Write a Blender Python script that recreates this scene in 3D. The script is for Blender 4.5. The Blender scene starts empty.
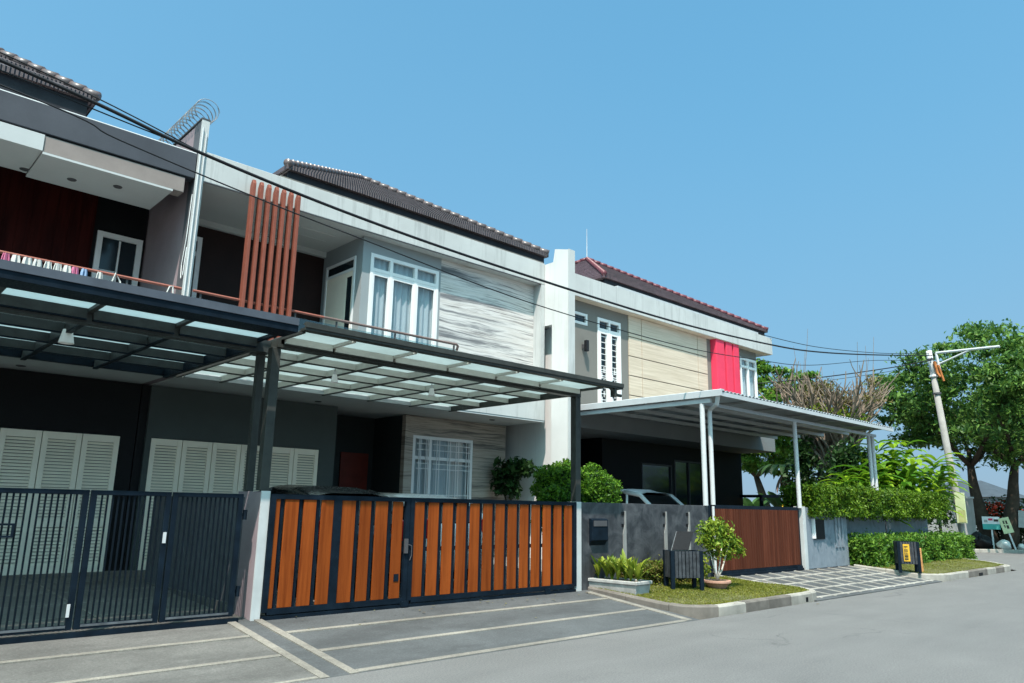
import bpy, bmesh, math, random
import numpy as np
from mathutils import Vector, Matrix
random.seed(7); rng = np.random.default_rng(11)
S = bpy.context.scene; COL = S.collection
R_ = math.radians
ZG = 0.25

# ------------------------------------------------------------------ object helpers
def link(o): COL.objects.link(o); return o
def tag(o, label=None, cat=None, group=None, kind=None):
    if label: o['label'] = label
    if cat: o['category'] = cat
    if group: o['group'] = group
    if kind: o['kind'] = kind
    return o
def T(name, label, cat, loc=(0, 0, 0), group=None, kind=None):
    o = link(bpy.data.objects.new(name, None)); o.empty_display_size = .2; o.location = loc
    return tag(o, label, cat, group, kind)
def wloc(o):
    v = Vector(o.location)
    while o.parent: o = o.parent; v += Vector(o.location)
    return v
def finish(o, bevel=0, smooth=False):
    if smooth:
        for p in o.data.polygons: p.use_smooth = True
    if bevel:
        m = o.modifiers.new('bevel', 'BEVEL'); m.width = bevel; m.segments = 2; m.limit_method = 'ANGLE'; m.angle_limit = R_(50)
    return o
def put(name, me, mat, parent=None, loc=None, bevel=0, smooth=False):
    """world-space mesh -> ONE object, origin at its parent's (or its own) base"""
    o = bpy.data.objects.new(name, me); link(o)
    if mat: me.materials.append(mat)
    if parent: base = wloc(parent); o.parent = parent
    else: base = Vector(loc or (0, 0, 0)); o.location = base
    me.transform(Matrix.Translation(-base))
    return finish(o, bevel, smooth)
class B:
    """collects shapes in world space"""
    def __init__(s): s.v = []; s.f = []
    def add(s, v, f):
        k = len(s.v); s.v += [tuple(p) for p in v]; s.f += [tuple(i + k for i in q) for q in f]; return s
    def box(s, x0, x1, y0, y1, z0, z1):
        return s.add([(x0, y0, z0), (x1, y0, z0), (x1, y1, z0), (x0, y1, z0), (x0, y0, z1), (x1, y0, z1), (x1, y1, z1), (x0, y1, z1)],
                     [(3, 2, 1, 0), (4, 5, 6, 7), (0, 1, 5, 4), (1, 2, 6, 5), (2, 3, 7, 6), (3, 0, 4, 7)])
    def hexa(s, p): return s.add(p, [(3, 2, 1, 0), (4, 5, 6, 7), (0, 1, 5, 4), (1, 2, 6, 5), (2, 3, 7, 6), (3, 0, 4, 7)])
    def quad(s, a, b, c, d): return s.add([a, b, c, d], [(0, 1, 2, 3)])
    def prism(s, poly, axis, a, b):
        n = len(poly)
        def mk(p, t):
            return {'x': (t, p[0], p[1]), 'y': (p[0], t, p[1]), 'z': (p[0], p[1], t)}[axis]
        v = [mk(p, a) for p in poly] + [mk(p, b) for p in poly]
        return s.add(v, [tuple(range(n))[::-1], tuple(range(n, 2 * n))] + [(i, (i + 1) % n, n + (i + 1) % n, n + i) for i in range(n)])
    def tube(s, pts, r, n=8, cap=True):
        pts = [Vector(p) for p in pts]; k = len(pts)
        rs = r if isinstance(r, (list, tuple)) else [r] * k
        up = Vector((0, 0, 1)); v = []; prev = None
        for i, p in enumerate(pts):
            d = (pts[min(i + 1, k - 1)] - pts[max(i - 1, 0)])
            d = d.normalized() if d.length > 1e-9 else Vector((0, 0, 1))
            if prev is None:
                a = d.cross(up)
                if a.length < .05: a = d.cross(Vector((1, 0, 0)))
            else: a = prev - d * prev.dot(d)
            if a.length < 1e-6: a = d.orthogonal()
            a.normalize(); prev = a; b = d.cross(a)
            for j in range(n):
                t = 2 * math.pi * j / n; v.append(p + (a * math.cos(t) + b * math.sin(t)) * rs[i])
        f = [(i * n + j, i * n + (j + 1) % n, (i + 1) * n + (j + 1) % n, (i + 1) * n + j) for i in range(k - 1) for j in range(n)]
        if cap: f += [tuple(range(n))[::-1], tuple((k - 1) * n + j for j in range(n))]
        return s.add(v, f)
    def lathe(s, prof, c, n=20):
        v = [(c[0] + r * math.cos(2 * math.pi * j / n), c[1] + r * math.sin(2 * math.pi * j / n), c[2] + z) for r, z in prof for j in range(n)]
        k = len(prof)
        return s.add(v, [(i * n + j, i * n + (j + 1) % n, (i + 1) * n + (j + 1) % n, (i + 1) * n + j) for i in range(k - 1) for j in range(n)])
    def xf(s, M, start=0):
        for i in range(start, len(s.v)): s.v[i] = tuple(M @ Vector(s.v[i]))
        return s
    def put(s, name, mat, parent=None, loc=None, bevel=0, smooth=False, fix=True):
        me = bpy.data.meshes.new(name); me.from_pydata(s.v, [], s.f); me.update()
        if fix:
            bm = bmesh.new(); bm.from_mesh(me); bmesh.ops.recalc_face_normals(bm, faces=bm.faces); bm.to_mesh(me); bm.free()
        return put(name, me, mat, parent, loc, bevel, smooth)
def bx(name, mat, parent, *a, bevel=0, loc=None):
    return B().box(*a).put(name, mat, parent, loc, bevel, fix=False)
def wall_holes(b, x0, x1, y0, y1, z0, z1, holes):
    """wall slab facing Y with rectangular holes (x0,x1,z0,z1)"""
    xs = sorted({x0, x1, *[v for h in holes for v in h[:2]]}); zs = sorted({z0, z1, *[v for h in holes for v in h[2:]]})
    xs = [x for x in xs if x0 <= x <= x1]; zs = [z for z in zs if z0 <= z <= z1]
    for i in range(len(xs) - 1):
        for j in range(len(zs) - 1):
            cx = (xs[i] + xs[i + 1]) / 2; cz = (zs[j] + zs[j + 1]) / 2
            if any(h[0] < cx < h[1] and h[2] < cz < h[3] for h in holes): continue
            b.box(xs[i], xs[i + 1], y0, y1, zs[j], zs[j + 1])
    return b

# ------------------------------------------------------------------ materials
class NT:
    def __init__(s, name):
        s.m = bpy.data.materials.new(name); s.m.use_nodes = True; s.t = s.m.node_tree; s.n = s.t.nodes; s.l = s.t.links
        s.p = s.n['Principled BSDF']; s.out = s.n['Material Output']
        s.co = s.n.new('ShaderNodeTexCoord').outputs['Object']
    def map(s, scale=(1, 1, 1), src=None, rot=(0, 0, 0)):
        q = s.n.new('ShaderNodeMapping'); q.inputs['Scale'].default_value = scale; q.inputs['Rotation'].default_value = rot
        s.l.new(src or s.co, q.inputs[0]); return q.outputs[0]
    def noise(s, scale, src=None, detail=5, rough=.6, dist=0):
        q = s.n.new('ShaderNodeTexNoise'); q.inputs['Scale'].default_value = scale; q.inputs['Detail'].default_value = detail
        q.inputs['Roughness'].default_value = rough; q.inputs['Distortion'].default_value = dist
        s.l.new(src or s.co, q.inputs['Vector']); return q.outputs['Fac']
    def wave(s, scale, src=None, dist=0, dscale=1, bands='X', detail=2):
        q = s.n.new('ShaderNodeTexWave'); q.bands_direction = bands
        q.inputs['Scale'].default_value = scale; q.inputs['Distortion'].default_value = dist; q.inputs['Detail Scale'].default_value = dscale; q.inputs['Detail'].default_value = detail
        s.l.new(src or s.co, q.inputs['Vector']); return q.outputs['Fac']
    def ramp(s, fac, stops):
        q = s.n.new('ShaderNodeValToRGB'); e = q.color_ramp.elements
        while len(e) < len(stops): e.new(.5)
        for el, (p, c) in zip(e, stops):
            el.position = p; el.color = (c, c, c, 1) if isinstance(c, (int, float)) else (*c, 1)
        s.l.new(fac, q.inputs[0]); return q.outputs[0]
    def mix(s, fac, a, b, mode='MIX'):
        q = s.n.new('ShaderNodeMixRGB'); q.blend_type = mode
        for i, v in ((0, fac), (1, a), (2, b)):
            if isinstance(v, (int, float)): q.inputs[i].default_value = v if i == 0 else (v, v, v, 1)
            elif isinstance(v, tuple): q.inputs[i].default_value = (*v, 1)
            else: s.l.new(v, q.inputs[i])
        return q.outputs[0]
    def math(s, op, a, b=0):
        q = s.n.new('ShaderNodeMath'); q.operation = op
        for i, v in ((0, a), (1, b)):
            if isinstance(v, (int, float)): q.inputs[i].default_value = v
            else: s.l.new(v, q.inputs[i])
        return q.outputs[0]
    def col(s, c):
        if isinstance(c, tuple): s.p.inputs['Base Color'].default_value = (*c, 1)
        else: s.l.new(c, s.p.inputs['Base Color'])
    def rough(s, r):
        if isinstance(r, (int, float)): s.p.inputs['Roughness'].default_value = r
        else: s.l.new(r, s.p.inputs['Roughness'])
    def bump(s, h, strength=.3, dist=.01):
        q = s.n.new('ShaderNodeBump'); q.inputs['Strength'].default_value = strength; q.inputs['Distance'].default_value = dist
        s.l.new(h, q.inputs['Height']); s.l.new(q.outputs[0], s.p.inputs['Normal'])
def plain(name, c, rough=.6, var=.25, scale=3, metal=0, bump=.15, spec=.22, streak=0, fine=40):
    t = NT(name); n1 = t.noise(scale, detail=6); lo = tuple(v * (1 - var) for v in c); hi = tuple(min(1, v * (1 + var * .6)) for v in c)
    k = t.ramp(n1, [(.3, lo), (.7, hi)])
    if streak:
        st = t.noise(1, t.map((5, 5, .35)), detail=6, rough=.7)
        k = t.mix(t.ramp(st, [(.52, 0.), (.75, streak)]), k, tuple(v * .45 for v in c))
    t.col(k); n2 = t.noise(fine, detail=3)
    t.rough(t.ramp(n2, [(.3, max(.05, rough - .1)), (.7, min(1, rough + .12))]))
    t.p.inputs['Metallic'].default_value = metal; t.p.inputs['Specular IOR Level'].default_value = spec
    if bump: t.bump(n2, bump, .004)
    return t.m
M = {}
M['white'] = plain('white_paint', (.72, .73, .73), .5, .06, 1.5)
M['wallwhite'] = plain('white_wall_paint', (.60, .60, .59), .7, .09, .8, streak=.3)
M['fascia'] = plain('pale_grey_fascia', (.46, .475, .47), .7, .14, .7, streak=.75)
M['soffit'] = plain('soffit_paint', (.46, .48, .48), .75, .07, 1)
M['darkfascia'] = plain('charcoal_fascia', (.06, .065, .078), .6, .2, 1.2)
M['brownbeam'] = plain('brown_beam', (.24, .205, .19), .7, .12, 2)
M['purple'] = plain('mauve_grey_paint', (.25, .20, .215), .75, .12, 1.5)
M['slate'] = plain('slate_grey_paint', (.085, .09, .10), .7, .15, 1.5)
M['greywall'] = plain('cool_grey_wall', (.066, .08, .08), .75, .1, 1)
M['baygrey'] = plain('bay_grey_paint', (.26, .29, .30), .75, .06, 1)
M['taupe'] = plain('taupe_wall', (.17, .165, .15), .75, .08, 1)
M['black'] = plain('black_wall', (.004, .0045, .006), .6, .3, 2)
M['darkbrown'] = plain('dark_brown_wall', (.018, .008, .007), .6, .25, 2)
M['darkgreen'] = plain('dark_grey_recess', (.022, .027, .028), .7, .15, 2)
M['steel'] = plain('dark_grey_steel', (.04, .042, .038), .42, .25, 6)
M['gutterblue'] = plain('blue_grey_gutter', (.07, .08, .10), .45, .2, 4)
M['blacksteel'] = plain('black_blue_steel', (.006, .012, .02), .5, .4, 5, spec=.08)
M['purlin'] = plain('grey_purlin', (.55, .55, .50), .6, .12, 4)
M['shutter'] = plain('louvre_paint', (.90, .83, .70), .6, .06, 2)
M['redslat'] = plain('terracotta_slat', (.215, .066, .044), .5, .15, 6)
M['rail'] = plain('oxide_handrail', (.28, .10, .075), .5, .15, 6)
M['railgrey'] = plain('brown_handrail', (.17, .12, .11), .5, .15, 6)
M['redpanel'] = plain('red_render', (.66, .045, .095), .5, .08, 1.5)
M['kerb'] = plain('kerb_concrete', (.30, .285, .255), .85, .3, 3, streak=.3, bump=.5)
M['kerbdark'] = plain('kerb_concrete_stained', (.15, .135, .12), .85, .35, 3, streak=.3, bump=.5)
M['pillarfront'] = plain('pillar_concrete', (.46, .48, .48), .8, .12, 3, streak=.2)
M['galv'] = plain('galvanised_sheet', (.40, .42, .43), .4, .1, 3, metal=.5)
M['gutter'] = plain('grey_gutter', (.42, .45, .47), .45, .08, 3)
M['silver'] = plain('silver_pipe_paint', (.5, .52, .53), .45, .06, 3)
M['pole'] = plain('pole_concrete', (.26, .25, .235), .85, .2, 3, streak=.4, bump=.4)
M['carwhite'] = plain('white_car_paint', (.8, .81, .82), .18, .03, 2, bump=0, spec=.5)
M['carblack'] = plain('dark_car_paint', (.03, .034, .036), .2, .1, 2, bump=0, spec=.5)
M['rubber'] = plain('rubber', (.02, .02, .02), .8, .2, 8)
M['carglass'] = plain('car_glass', (.01, .012, .014), .06, .1, 2, bump=0, spec=.5)
M['redlight'] = plain('red_lamp_lens', (.45, .01, .02), .15, .05, 2, bump=0, spec=.5)
M['cable'] = plain('cable_sheath', (.012, .013, .016), .6, .2, 6)
M['wire'] = plain('thin_wire', (.16, .17, .18), .5, .2, 6)
M['bark'] = plain('dark_bark', (.055, .042, .03), .9, .4, 4, bump=1)
M['greybark'] = plain('pale_grey_bark', (.20, .155, .12), .9, .3, 5, bump=.8)
M['whitebark'] = plain('white_bark', (.5, .46, .40), .9, .2, 5, bump=.8)
M['terracotta'] = plain('terracotta_pot', (.42, .24, .18), .8, .2, 5)
M['limestone'] = plain('whitewashed_stone', (.36, .36, .35), .85, .3, 6, bump=.6)
M['rust'] = plain('rusted_iron', (.36, .13, .04), .8, .4, 7)
M['orangepost'] = plain('sunbleached_orange_paint', (.55, .27, .10), .75, .25, 6)
M['plasticblack'] = plain('black_plastic_bag', (.012, .012, .014), .4, .4, 6)
M['cloth'] = plain('white_cloth', (.52, .52, .50), .9, .08, 6)
M['pinkcloth'] = plain('pink_cloth', (.5, .15, .26), .9, .1, 6)
M['bluecloth'] = plain('blue_cloth', (.22, .33, .5), .9, .1, 6)
M['yellow'] = plain('yellow_plate', (.58, .34, .03), .6, .1, 5)
M['ink'] = plain('dark_ink', (.04, .035, .03), .7, .2, 5)
M['palegreen'] = plain('pale_green_board', (.50, .56, .34), .7, .15, 4)
M['teal'] = plain('teal_board', (.08, .42, .38), .6, .12, 4)
M['signgrey'] = plain('weathered_grey_board', (.36, .37, .36), .7, .15, 4)
M['orangeink'] = plain('orange_print', (.7, .2, .06), .7, .15, 4)
M['dirt'] = plain('dry_soil', (.16, .12, .08), .95, .35, 5, bump=.8)
M['redflower'] = plain('red_petals', (.55, .06, .03), .7, .2, 5)
M['yellowflower'] = plain('yellow_petals', (.8, .55, .05), .7, .2, 5)
M['farwall'] = plain('block_wall', (.27, .27, .26), .85, .25, 1.2, streak=.4)
M['farhouse'] = plain('distant_plaster', (.20, .23, .25), .8, .1, 1)
M['farroof'] = plain('distant_roof', (.05, .065, .08), .8, .2, 1)
M['slabgrey'] = plain('slab_shade_grey', (.17, .18, .185), .75, .1, 1.2)  # pale concrete slab, its grey darkened to stand for the carport shade
M['steelblack'] = plain('near_black_steel', (.04, .046, .046), .5, .3, 6)
M['wornpaint'] = plain('worn_grey_paint', (.10, .11, .12), .6, .4, 9)
M['lampwhite'] = plain('opal_lampshade', (.9, .9, .88), .4, .03, 2)
M['trim'] = plain('dark_metal_trim', (.07, .07, .075), .5, .2, 4)
M['reddoor'] = plain('red_wood_door', (.14, .02, .012), .5, .25, 3)
M['roofboard'] = plain('blackened_roof_board', (.016, .018, .024), .6, .3, 3)
M['flashing'] = plain('brown_grey_flashing', (.16, .15, .135), .6, .2, 3)
M['cage'] = plain('dark_paint_bars', (.005, .009, .014), .5, .25, 6, spec=.08)

def m_asphalt():
    t = NT('worn_asphalt'); a = t.noise(.35, detail=8, rough=.65); b = t.noise(180, detail=2); c = t.noise(2.2, t.map((.25, 1, 1)), detail=6)
    k = t.ramp(a, [(.3, (.118, .118, .117)), (.7, (.158, .157, .153))])
    k = t.mix(.25, k, t.ramp(c, [(.3, .085), (.72, .185)]))
    k = t.mix(t.ramp(b, [(.35, .3), (.6, 0.)]), k, .07); 
    wv = t.n.new('ShaderNodeVectorMath'); wv.operation = 'MULTIPLY_ADD'; nz = t.n.new('ShaderNodeTexNoise'); nz.inputs['Scale'].default_value = 1.1; nz.inputs['Detail'].default_value = 6; t.l.new(t.co, nz.inputs['Vector'])
    t.l.new(nz.outputs['Color'], wv.inputs[0]); wv.inputs[1].default_value = (1.3, 1.3, 0); t.l.new(t.co, wv.inputs[2])
    vo = t.n.new('ShaderNodeTexVoronoi'); vo.feature = 'DISTANCE_TO_EDGE'; vo.inputs['Scale'].default_value = .30; t.l.new(wv.outputs[0], vo.inputs['Vector'])
    ag = t.noise(48, detail=3, rough=.8); k = t.mix(t.ramp(ag, [(.36, .5), (.52, 0.)]), k, .05); k = t.mix(t.ramp(ag, [(.56, 0.), (.72, .4)]), k, .30)
    cr = t.math('MULTIPLY', t.ramp(vo.outputs['Distance'], [(0., 1.), (.006, 0.)]), t.ramp(t.noise(.5, detail=3), [(.5, 0.), (.62, .5)]))
    k = t.mix(cr, k, .035); spot = t.noise(7, detail=2); k = t.mix(t.ramp(spot, [(.70, 0.), (.76, .35)]), k, .06)
    tr = t.noise(.8, t.map((.06, 1.6, 1)), detail=4); k = t.mix(t.ramp(tr, [(.52, 0.), (.68, .14)]), k, .09)
    t.col(k); t.rough(.85); t.bump(b, .6, .008); return t.m
def m_drive(name, c, var=.25):
    t = NT(name); a = t.noise(.9, detail=8, rough=.65); b = t.noise(120, detail=2); c2 = t.noise(5, t.map((.5, 1, 1)), detail=6)
    k = t.ramp(a, [(.3, tuple(v * (1 - var) for v in c)), (.7, tuple(v * (1 + var) for v in c))])
    k = t.mix(t.ramp(t.noise(1.3, t.map((.45, 1.2, 1)), detail=7, rough=.7), [(.47, 0.), (.62, .7)]), k, tuple(v * .5 for v in c)); k = t.mix(t.ramp(t.noise(2.6, t.map((.8, 1.6, 1)), detail=8, rough=.75), [(.55, 0.), (.75, .55)]), k, tuple(min(1, v * 1.7) for v in c)); k = t.mix(t.ramp(c2, [(.5, 0.), (.8, .35)]), k, tuple(v * .6 for v in c))
    ag = t.noise(42, detail=3, rough=.8); k = t.mix(t.ramp(ag, [(.36, .5), (.52, 0.)]), k, tuple(v * .45 for v in c)); k = t.mix(t.ramp(ag, [(.56, 0.), (.72, .35)]), k, tuple(min(1, v * 2) for v in c))
    k = t.mix(t.ramp(b, [(.4, .25), (.6, 0.)]), k, tuple(v * .5 for v in c)); t.col(k); t.rough(.8); t.bump(b, .4, .004); return t.m
M['asphalt'] = m_asphalt()
M['drive'] = m_drive('stamped_dark_concrete', (.074, .080, .084), .22)
M['driveold'] = m_drive('old_grey_concrete', (.115, .113, .107), .25)
M['line'] = m_drive('pale_stone_strip', (.22, .205, .178), .3)
M['tiles_in'] = m_drive('carport_tiles', (.15, .145, .135), .2)
M['joint'] = m_drive('pale_paving_joint', (.33, .315, .285), .25)
M['groundm'] = m_drive('open_ground', (.13, .115, .09), .35)
M['soil'] = m_drive('lawn_soil', (.11, .11, .035), .3)

def m_wood(name, base, dark, axis='Z', sc=1.0):
    t = NT(name); st = (14 * sc, 14 * sc, .7) if axis == 'Z' else (.7, 14 * sc, 14 * sc)
    n = t.noise(1, t.map(st), detail=8, rough=.65, dist=.4); g = t.noise(.9, detail=3)
    k = t.ramp(n, [(.28, dark), (.55, base), (.8, tuple(min(1, v * 1.2) for v in base))])
    rp = t.n.new('ShaderNodeNewGeometry').outputs['Random Per Island']; k = t.mix(1.0, k, t.ramp(rp, [(0., .60), (1., 1.0)]), 'MULTIPLY')
    k = t.mix(t.ramp(g, [(.35, .4), (.65, 0.)]), k, dark); t.col(k); t.rough(.6); t.p.inputs['Specular IOR Level'].default_value = .06; t.bump(n, .2, .003); return t.m
M['gatewood'] = m_wood('orange_brown_gate_boards', (.31, .072, .014), (.15, .030, .006))
M['gatered'] = m_wood('reddish_brown_gate_slats', (.115, .036, .02), (.07, .02, .011))
M['claddingwood'] = m_wood('dark_red_cladding', (.048, .008, .0065), (.015, .003, .003), sc=.5)

def m_stone(name='veined_stone_cladding', tone=None):
    t = NT(name)
    w = t.noise(.55, t.map((.5, .5, 1)), detail=4)
    warp = t.n.new('ShaderNodeVectorMath'); warp.operation = 'ADD'
    sc = t.n.new('ShaderNodeCombineXYZ'); t.l.new(t.math('MULTIPLY', w, .3), sc.inputs[2])
    t.l.new(t.co, warp.inputs[0]); t.l.new(sc.outputs[0], warp.inputs[1])
    n = t.noise(1.3, t.map((.16, .16, 3.2), warp.outputs[0]), detail=11, rough=.66, dist=.2)
    f = t.noise(1.0, t.map((.6, .6, 26), warp.outputs[0]), detail=9, rough=.72, dist=.35)
    k = t.ramp(n, [(.34, (.09, .095, .10)), (.41, (.20, .20, .205)), (.45, (.42, .41, .40)), (.49, (.62, .60, .58)), (.57, (.54, .51, .48)), (.62, (.64, .62, .60)), (.70, (.30, .27, .25))])
    k = t.mix(t.ramp(f, [(.36, .9), (.50, 0.)]), k, (.11, .10, .10))
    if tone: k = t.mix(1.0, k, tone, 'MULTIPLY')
    t.col(k); t.rough(.55); t.bump(f, .15, .006); return t.m
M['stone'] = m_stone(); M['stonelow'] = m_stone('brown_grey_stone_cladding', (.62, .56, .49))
def m_travertine():
    t = NT('cream_travertine'); n = t.noise(1, t.map((.8, .8, 26)), detail=7, rough=.6, dist=.2); g = t.noise(1.2, detail=3)
    k = t.ramp(n, [(.3, (.42, .34, .25)), (.6, (.58, .49, .385)), (.8, (.62, .54, .44))])
    k = t.mix(t.ramp(g, [(.4, 0.), (.7, .25)]), k, (.50, .41, .30)); t.col(k); t.rough(.5); t.bump(n, .2, .004); return t.m
M['cream'] = m_travertine()
def m_render():
    t = NT('dark_troweled_cement'); n = t.noise(2.3, detail=9, rough=.7, dist=.6); s = t.noise(1, t.map((6, 6, .7)), detail=6, rough=.7)
    k = t.ramp(n, [(.3, (.008, .009, .012)), (.47, (.024, .026, .031)), (.70, (.085, .088, .096))])
    k = t.mix(t.ramp(s, [(.5, 0.), (.75, .4)]), k, (.09, .10, .105)); t.col(k); t.rough(.6); t.bump(n, .3, .01); return t.m
M['cement'] = m_render()
def m_blue():
    t = NT('washed_blue_grey_cement'); n = t.noise(2.2, detail=9, rough=.75, dist=1.2); s = t.noise(1, t.map((9, 9, .5)), detail=6, rough=.7)
    k = t.ramp(n, [(.32, (.07, .09, .11)), (.45, (.16, .195, .23)), (.7, (.22, .255, .29))])
    k = t.mix(t.ramp(s, [(.48, 0.), (.72, .6)]), k, (.13, .16, .19)); t.col(k); t.rough(.7); t.bump(n, .3, .01); return t.m
M['bluecement'] = m_blue()
def m_roof(name, c):
    t = NT(name); n = t.noise(3, detail=6); w = t.wave(1, t.map((5.2, 5.2, 0)), bands='X')
    k = t.ramp(n, [(.3, tuple(v * .6 for v in c)), (.7, tuple(v * 1.3 for v in c))]); t.col(k); t.rough(.6); t.bump(w, .8, .05); return t.m
M['tile'] = m_roof('dark_brown_roof_tile', (.075, .058, .066))
M['tilecap'] = plain('glazed_ridge_cap', (.12, .095, .095), .34, .35, 4, spec=.5)
M['tile2'] = m_roof('charcoal_maroon_tile', (.085, .05, .06))
M['tilecap2'] = plain('maroon_ridge_cap', (.145, .05, .062), .35, .25, 4)
def m_frost(name, c, gl=.12, stain=True):
    t = NT(name); tr = t.n.new('ShaderNodeBsdfTranslucent'); gs = t.n.new('ShaderNodeBsdfGlossy'); mx = t.n.new('ShaderNodeMixShader')
    n = t.noise(1.1, detail=5); k = t.ramp(n, [(.35, c), (.7, tuple(v * .86 for v in c))])
    if stain: k = t.mix(t.ramp(t.noise(.7, detail=7, rough=.7), [(.66, 0.), (.75, .7)]), k, (.30, .20, .09))
    t.l.new(k, tr.inputs[0]); gs.inputs['Roughness'].default_value = .25; mx.inputs[0].default_value = gl
    t.l.new(tr.outputs[0], mx.inputs[1]); t.l.new(gs.outputs[0], mx.inputs[2]); t.l.new(mx.outputs[0], t.out.inputs[0]); return t.m
M['frost'] = m_frost('frosted_canopy_glass', (.47, .53, .53))
M['frost2'] = m_frost('clear_frosted_canopy_glass', (.44, .53, .55), stain=False)
def m_glass(name, tint=(.75, .8, .82), base=.25):
    t = NT(name); tr = t.n.new('ShaderNodeBsdfTransparent'); tr.inputs[0].default_value = (*tint, 1); gs = t.n.new('ShaderNodeBsdfGlossy'); gs.inputs['Roughness'].default_value = .03
    lw = t.n.new('ShaderNodeLayerWeight'); lw.inputs[0].default_value = .5; mx = t.n.new('ShaderNodeMixShader')
    t.l.new(t.math('ADD', t.math('MULTIPLY', t.math('POWER', lw.outputs['Facing'], 4.0), .75), base * .3), mx.inputs[0])
    t.l.new(tr.outputs[0], mx.inputs[1]); t.l.new(gs.outputs[0], mx.inputs[2]); t.l.new(mx.outputs[0], t.out.inputs[0]); return t.m
M['glass'] = m_glass('window_glass'); M['railglass'] = m_glass('rail_glass', (.72, .82, .82), .3)
M['darkglass'] = plain('dark_window_glass', (.012, .02, .026), .05, .1, 2, bump=0, spec=.5)
M['curtain'] = plain('pale_curtain', (.55, .60, .62), .9, .05, 3)
def m_leaf(name, a, b, trans=.35):
    t = NT(name); g = t.n.new('ShaderNodeNewGeometry'); n = t.noise(.9, detail=4)
    f = t.math('ADD', t.math('MULTIPLY', g.outputs['Random Per Island'], .6), t.math('MULTIPLY', n, .5))
    k = t.ramp(f, [(.25, a), (.85, b)])
    d = t.n.new('ShaderNodeBsdfTranslucent'); mx = t.n.new('ShaderNodeMixShader'); mx.inputs[0].default_value = trans
    t.col(k); t.rough(.5); t.p.inputs['Specular IOR Level'].default_value = .25; t.l.new(k, d.inputs[0]); t.l.new(t.p.outputs[0], mx.inputs[1]); t.l.new(d.outputs[0], mx.inputs[2]); t.l.new(mx.outputs[0], t.out.inputs[0]); return t.m
M['leafbig'] = m_leaf('rain_tree_leaves', (.026, .085, .024), (.14, .26, .045))
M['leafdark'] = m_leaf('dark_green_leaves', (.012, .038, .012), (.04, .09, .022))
M['leafmid'] = m_leaf('mid_green_leaves', (.035, .115, .018), (.15, .28, .03))
M['leaftop'] = m_leaf('topiary_leaves', (.035, .11, .010), (.14, .28, .02))
M['leafhedge'] = m_leaf('hedge_leaves', (.035, .10, .009), (.145, .245, .016))
M['leafyel'] = m_leaf('yellow_green_leaves', (.12, .19, .02), (.36, .40, .04))
M['leafshrub'] = m_leaf('bright_shrub_leaves', (.07, .15, .015), (.26, .33, .03))
M['leafred'] = m_leaf('bronze_hedge_leaves', (.06, .075, .02), (.20, .17, .04))
M['leafginger'] = m_leaf('ginger_leaves', (.05, .16, .012), (.26, .40, .02), .4)
M['leafbanana'] = m_leaf('banana_leaves', (.03, .085, .02), (.07, .16, .035))
M['leafdry'] = m_leaf('dry_leaves', (.12, .09, .04), (.20, .19, .06))
M['grass'] = m_leaf('lawn_grass', (.085, .115, .012), (.24, .23, .035), .3)

# ------------------------------------------------------------------ foliage helpers (numpy)
def leaves_mesh(P, size, flat=0., aspect=.45, sv=.35, outward=None):
    n = len(P); d = rng.normal(size=(n, 3))
    if outward is not None: d = d * .7 + outward * .9
    d /= np.linalg.norm(d, axis=1)[:, None]
    nn = rng.normal(size=(n, 3)); nn[:, 2] = np.abs(nn[:, 2]) + flat
    s = np.cross(d, nn); s /= np.linalg.norm(s, axis=1)[:, None] + 1e-9
    L = size * (1 + sv * rng.normal(size=n)).clip(.4, 1.9)[:, None]
    up = np.cross(s, d) * L * .12
    a = P - d * L * .5; b = P + d * L * .5; c = P + s * L * aspect * .5 + up; e = P - s * L * aspect * .5 + up
    V = np.stack([a, c, b, e], 1).reshape(-1, 3)
    return V
def leaf_obj(name, V, mat, parent=None, loc=None):
    n = len(V) // 4; me = bpy.data.meshes.new(name)
    me.vertices.add(len(V)); me.vertices.foreach_set('co', V.astype(np.float32).ravel())
    me.loops.add(n * 4); me.loops.foreach_set('vertex_index', np.arange(n * 4, dtype=np.int32))
    me.polygons.add(n); me.polygons.foreach_set('loop_start', np.arange(0, n * 4, 4, dtype=np.int32)); me.polygons.foreach_set('loop_total', np.full(n, 4, dtype=np.int32))
    me.update(calc_edges=True); me.validate()
    return put(name, me, mat, parent, loc)
def ball_pts(n, c, r, shell=.6):
    d = rng.normal(size=(n, 3)); d /= np.linalg.norm(d, axis=1)[:, None]
    rad = (shell + (1 - shell) * rng.random(n)) ** 1.0
    lump = 1 + .10 * np.sin(d[:, 0] * 5 + c[0]) * np.sin(d[:, 1] * 4 + c[1] * 3) + .06 * np.sin(d[:, 2] * 9 + c[0] * 2)
    return np.array(c) + d * np.array(r) * (rad * lump)[:, None], d
def box_pts(n, x0, x1, y0, y1, z0, z1, depth=.12, bumpy=.05):
    P = np.stack([rng.uniform(x0, x1, n), rng.uniform(y0, y1, n), rng.uniform(z0, z1, n)], 1)
    f = rng.integers(0, 10, n); k = rng.random(n) ** 1.6 * depth; o = np.zeros((n, 3))
    b = bumpy * (np.sin(P[:, 0] * 3.1) * np.sin(P[:, 2] * 5 + P[:, 0]) + np.sin(P[:, 0] * 7 + P[:, 1] * 4) * .6)
    for i, (ax, side) in enumerate(((1, 0), (1, 0), (1, 0), (2, 1), (2, 1), (2, 1), (0, 0), (0, 1), (1, 1), (2, 0))):
        m = f == i; lo, hi = ((x0, x1), (y0, y1), (z0, z1))[ax]
        P[m, ax] = (hi - k[m] + b[m]) if side else (lo + k[m] - b[m]); o[m, ax] = 1 if side else -1
    # round the edges a little
    return P, o
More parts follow.
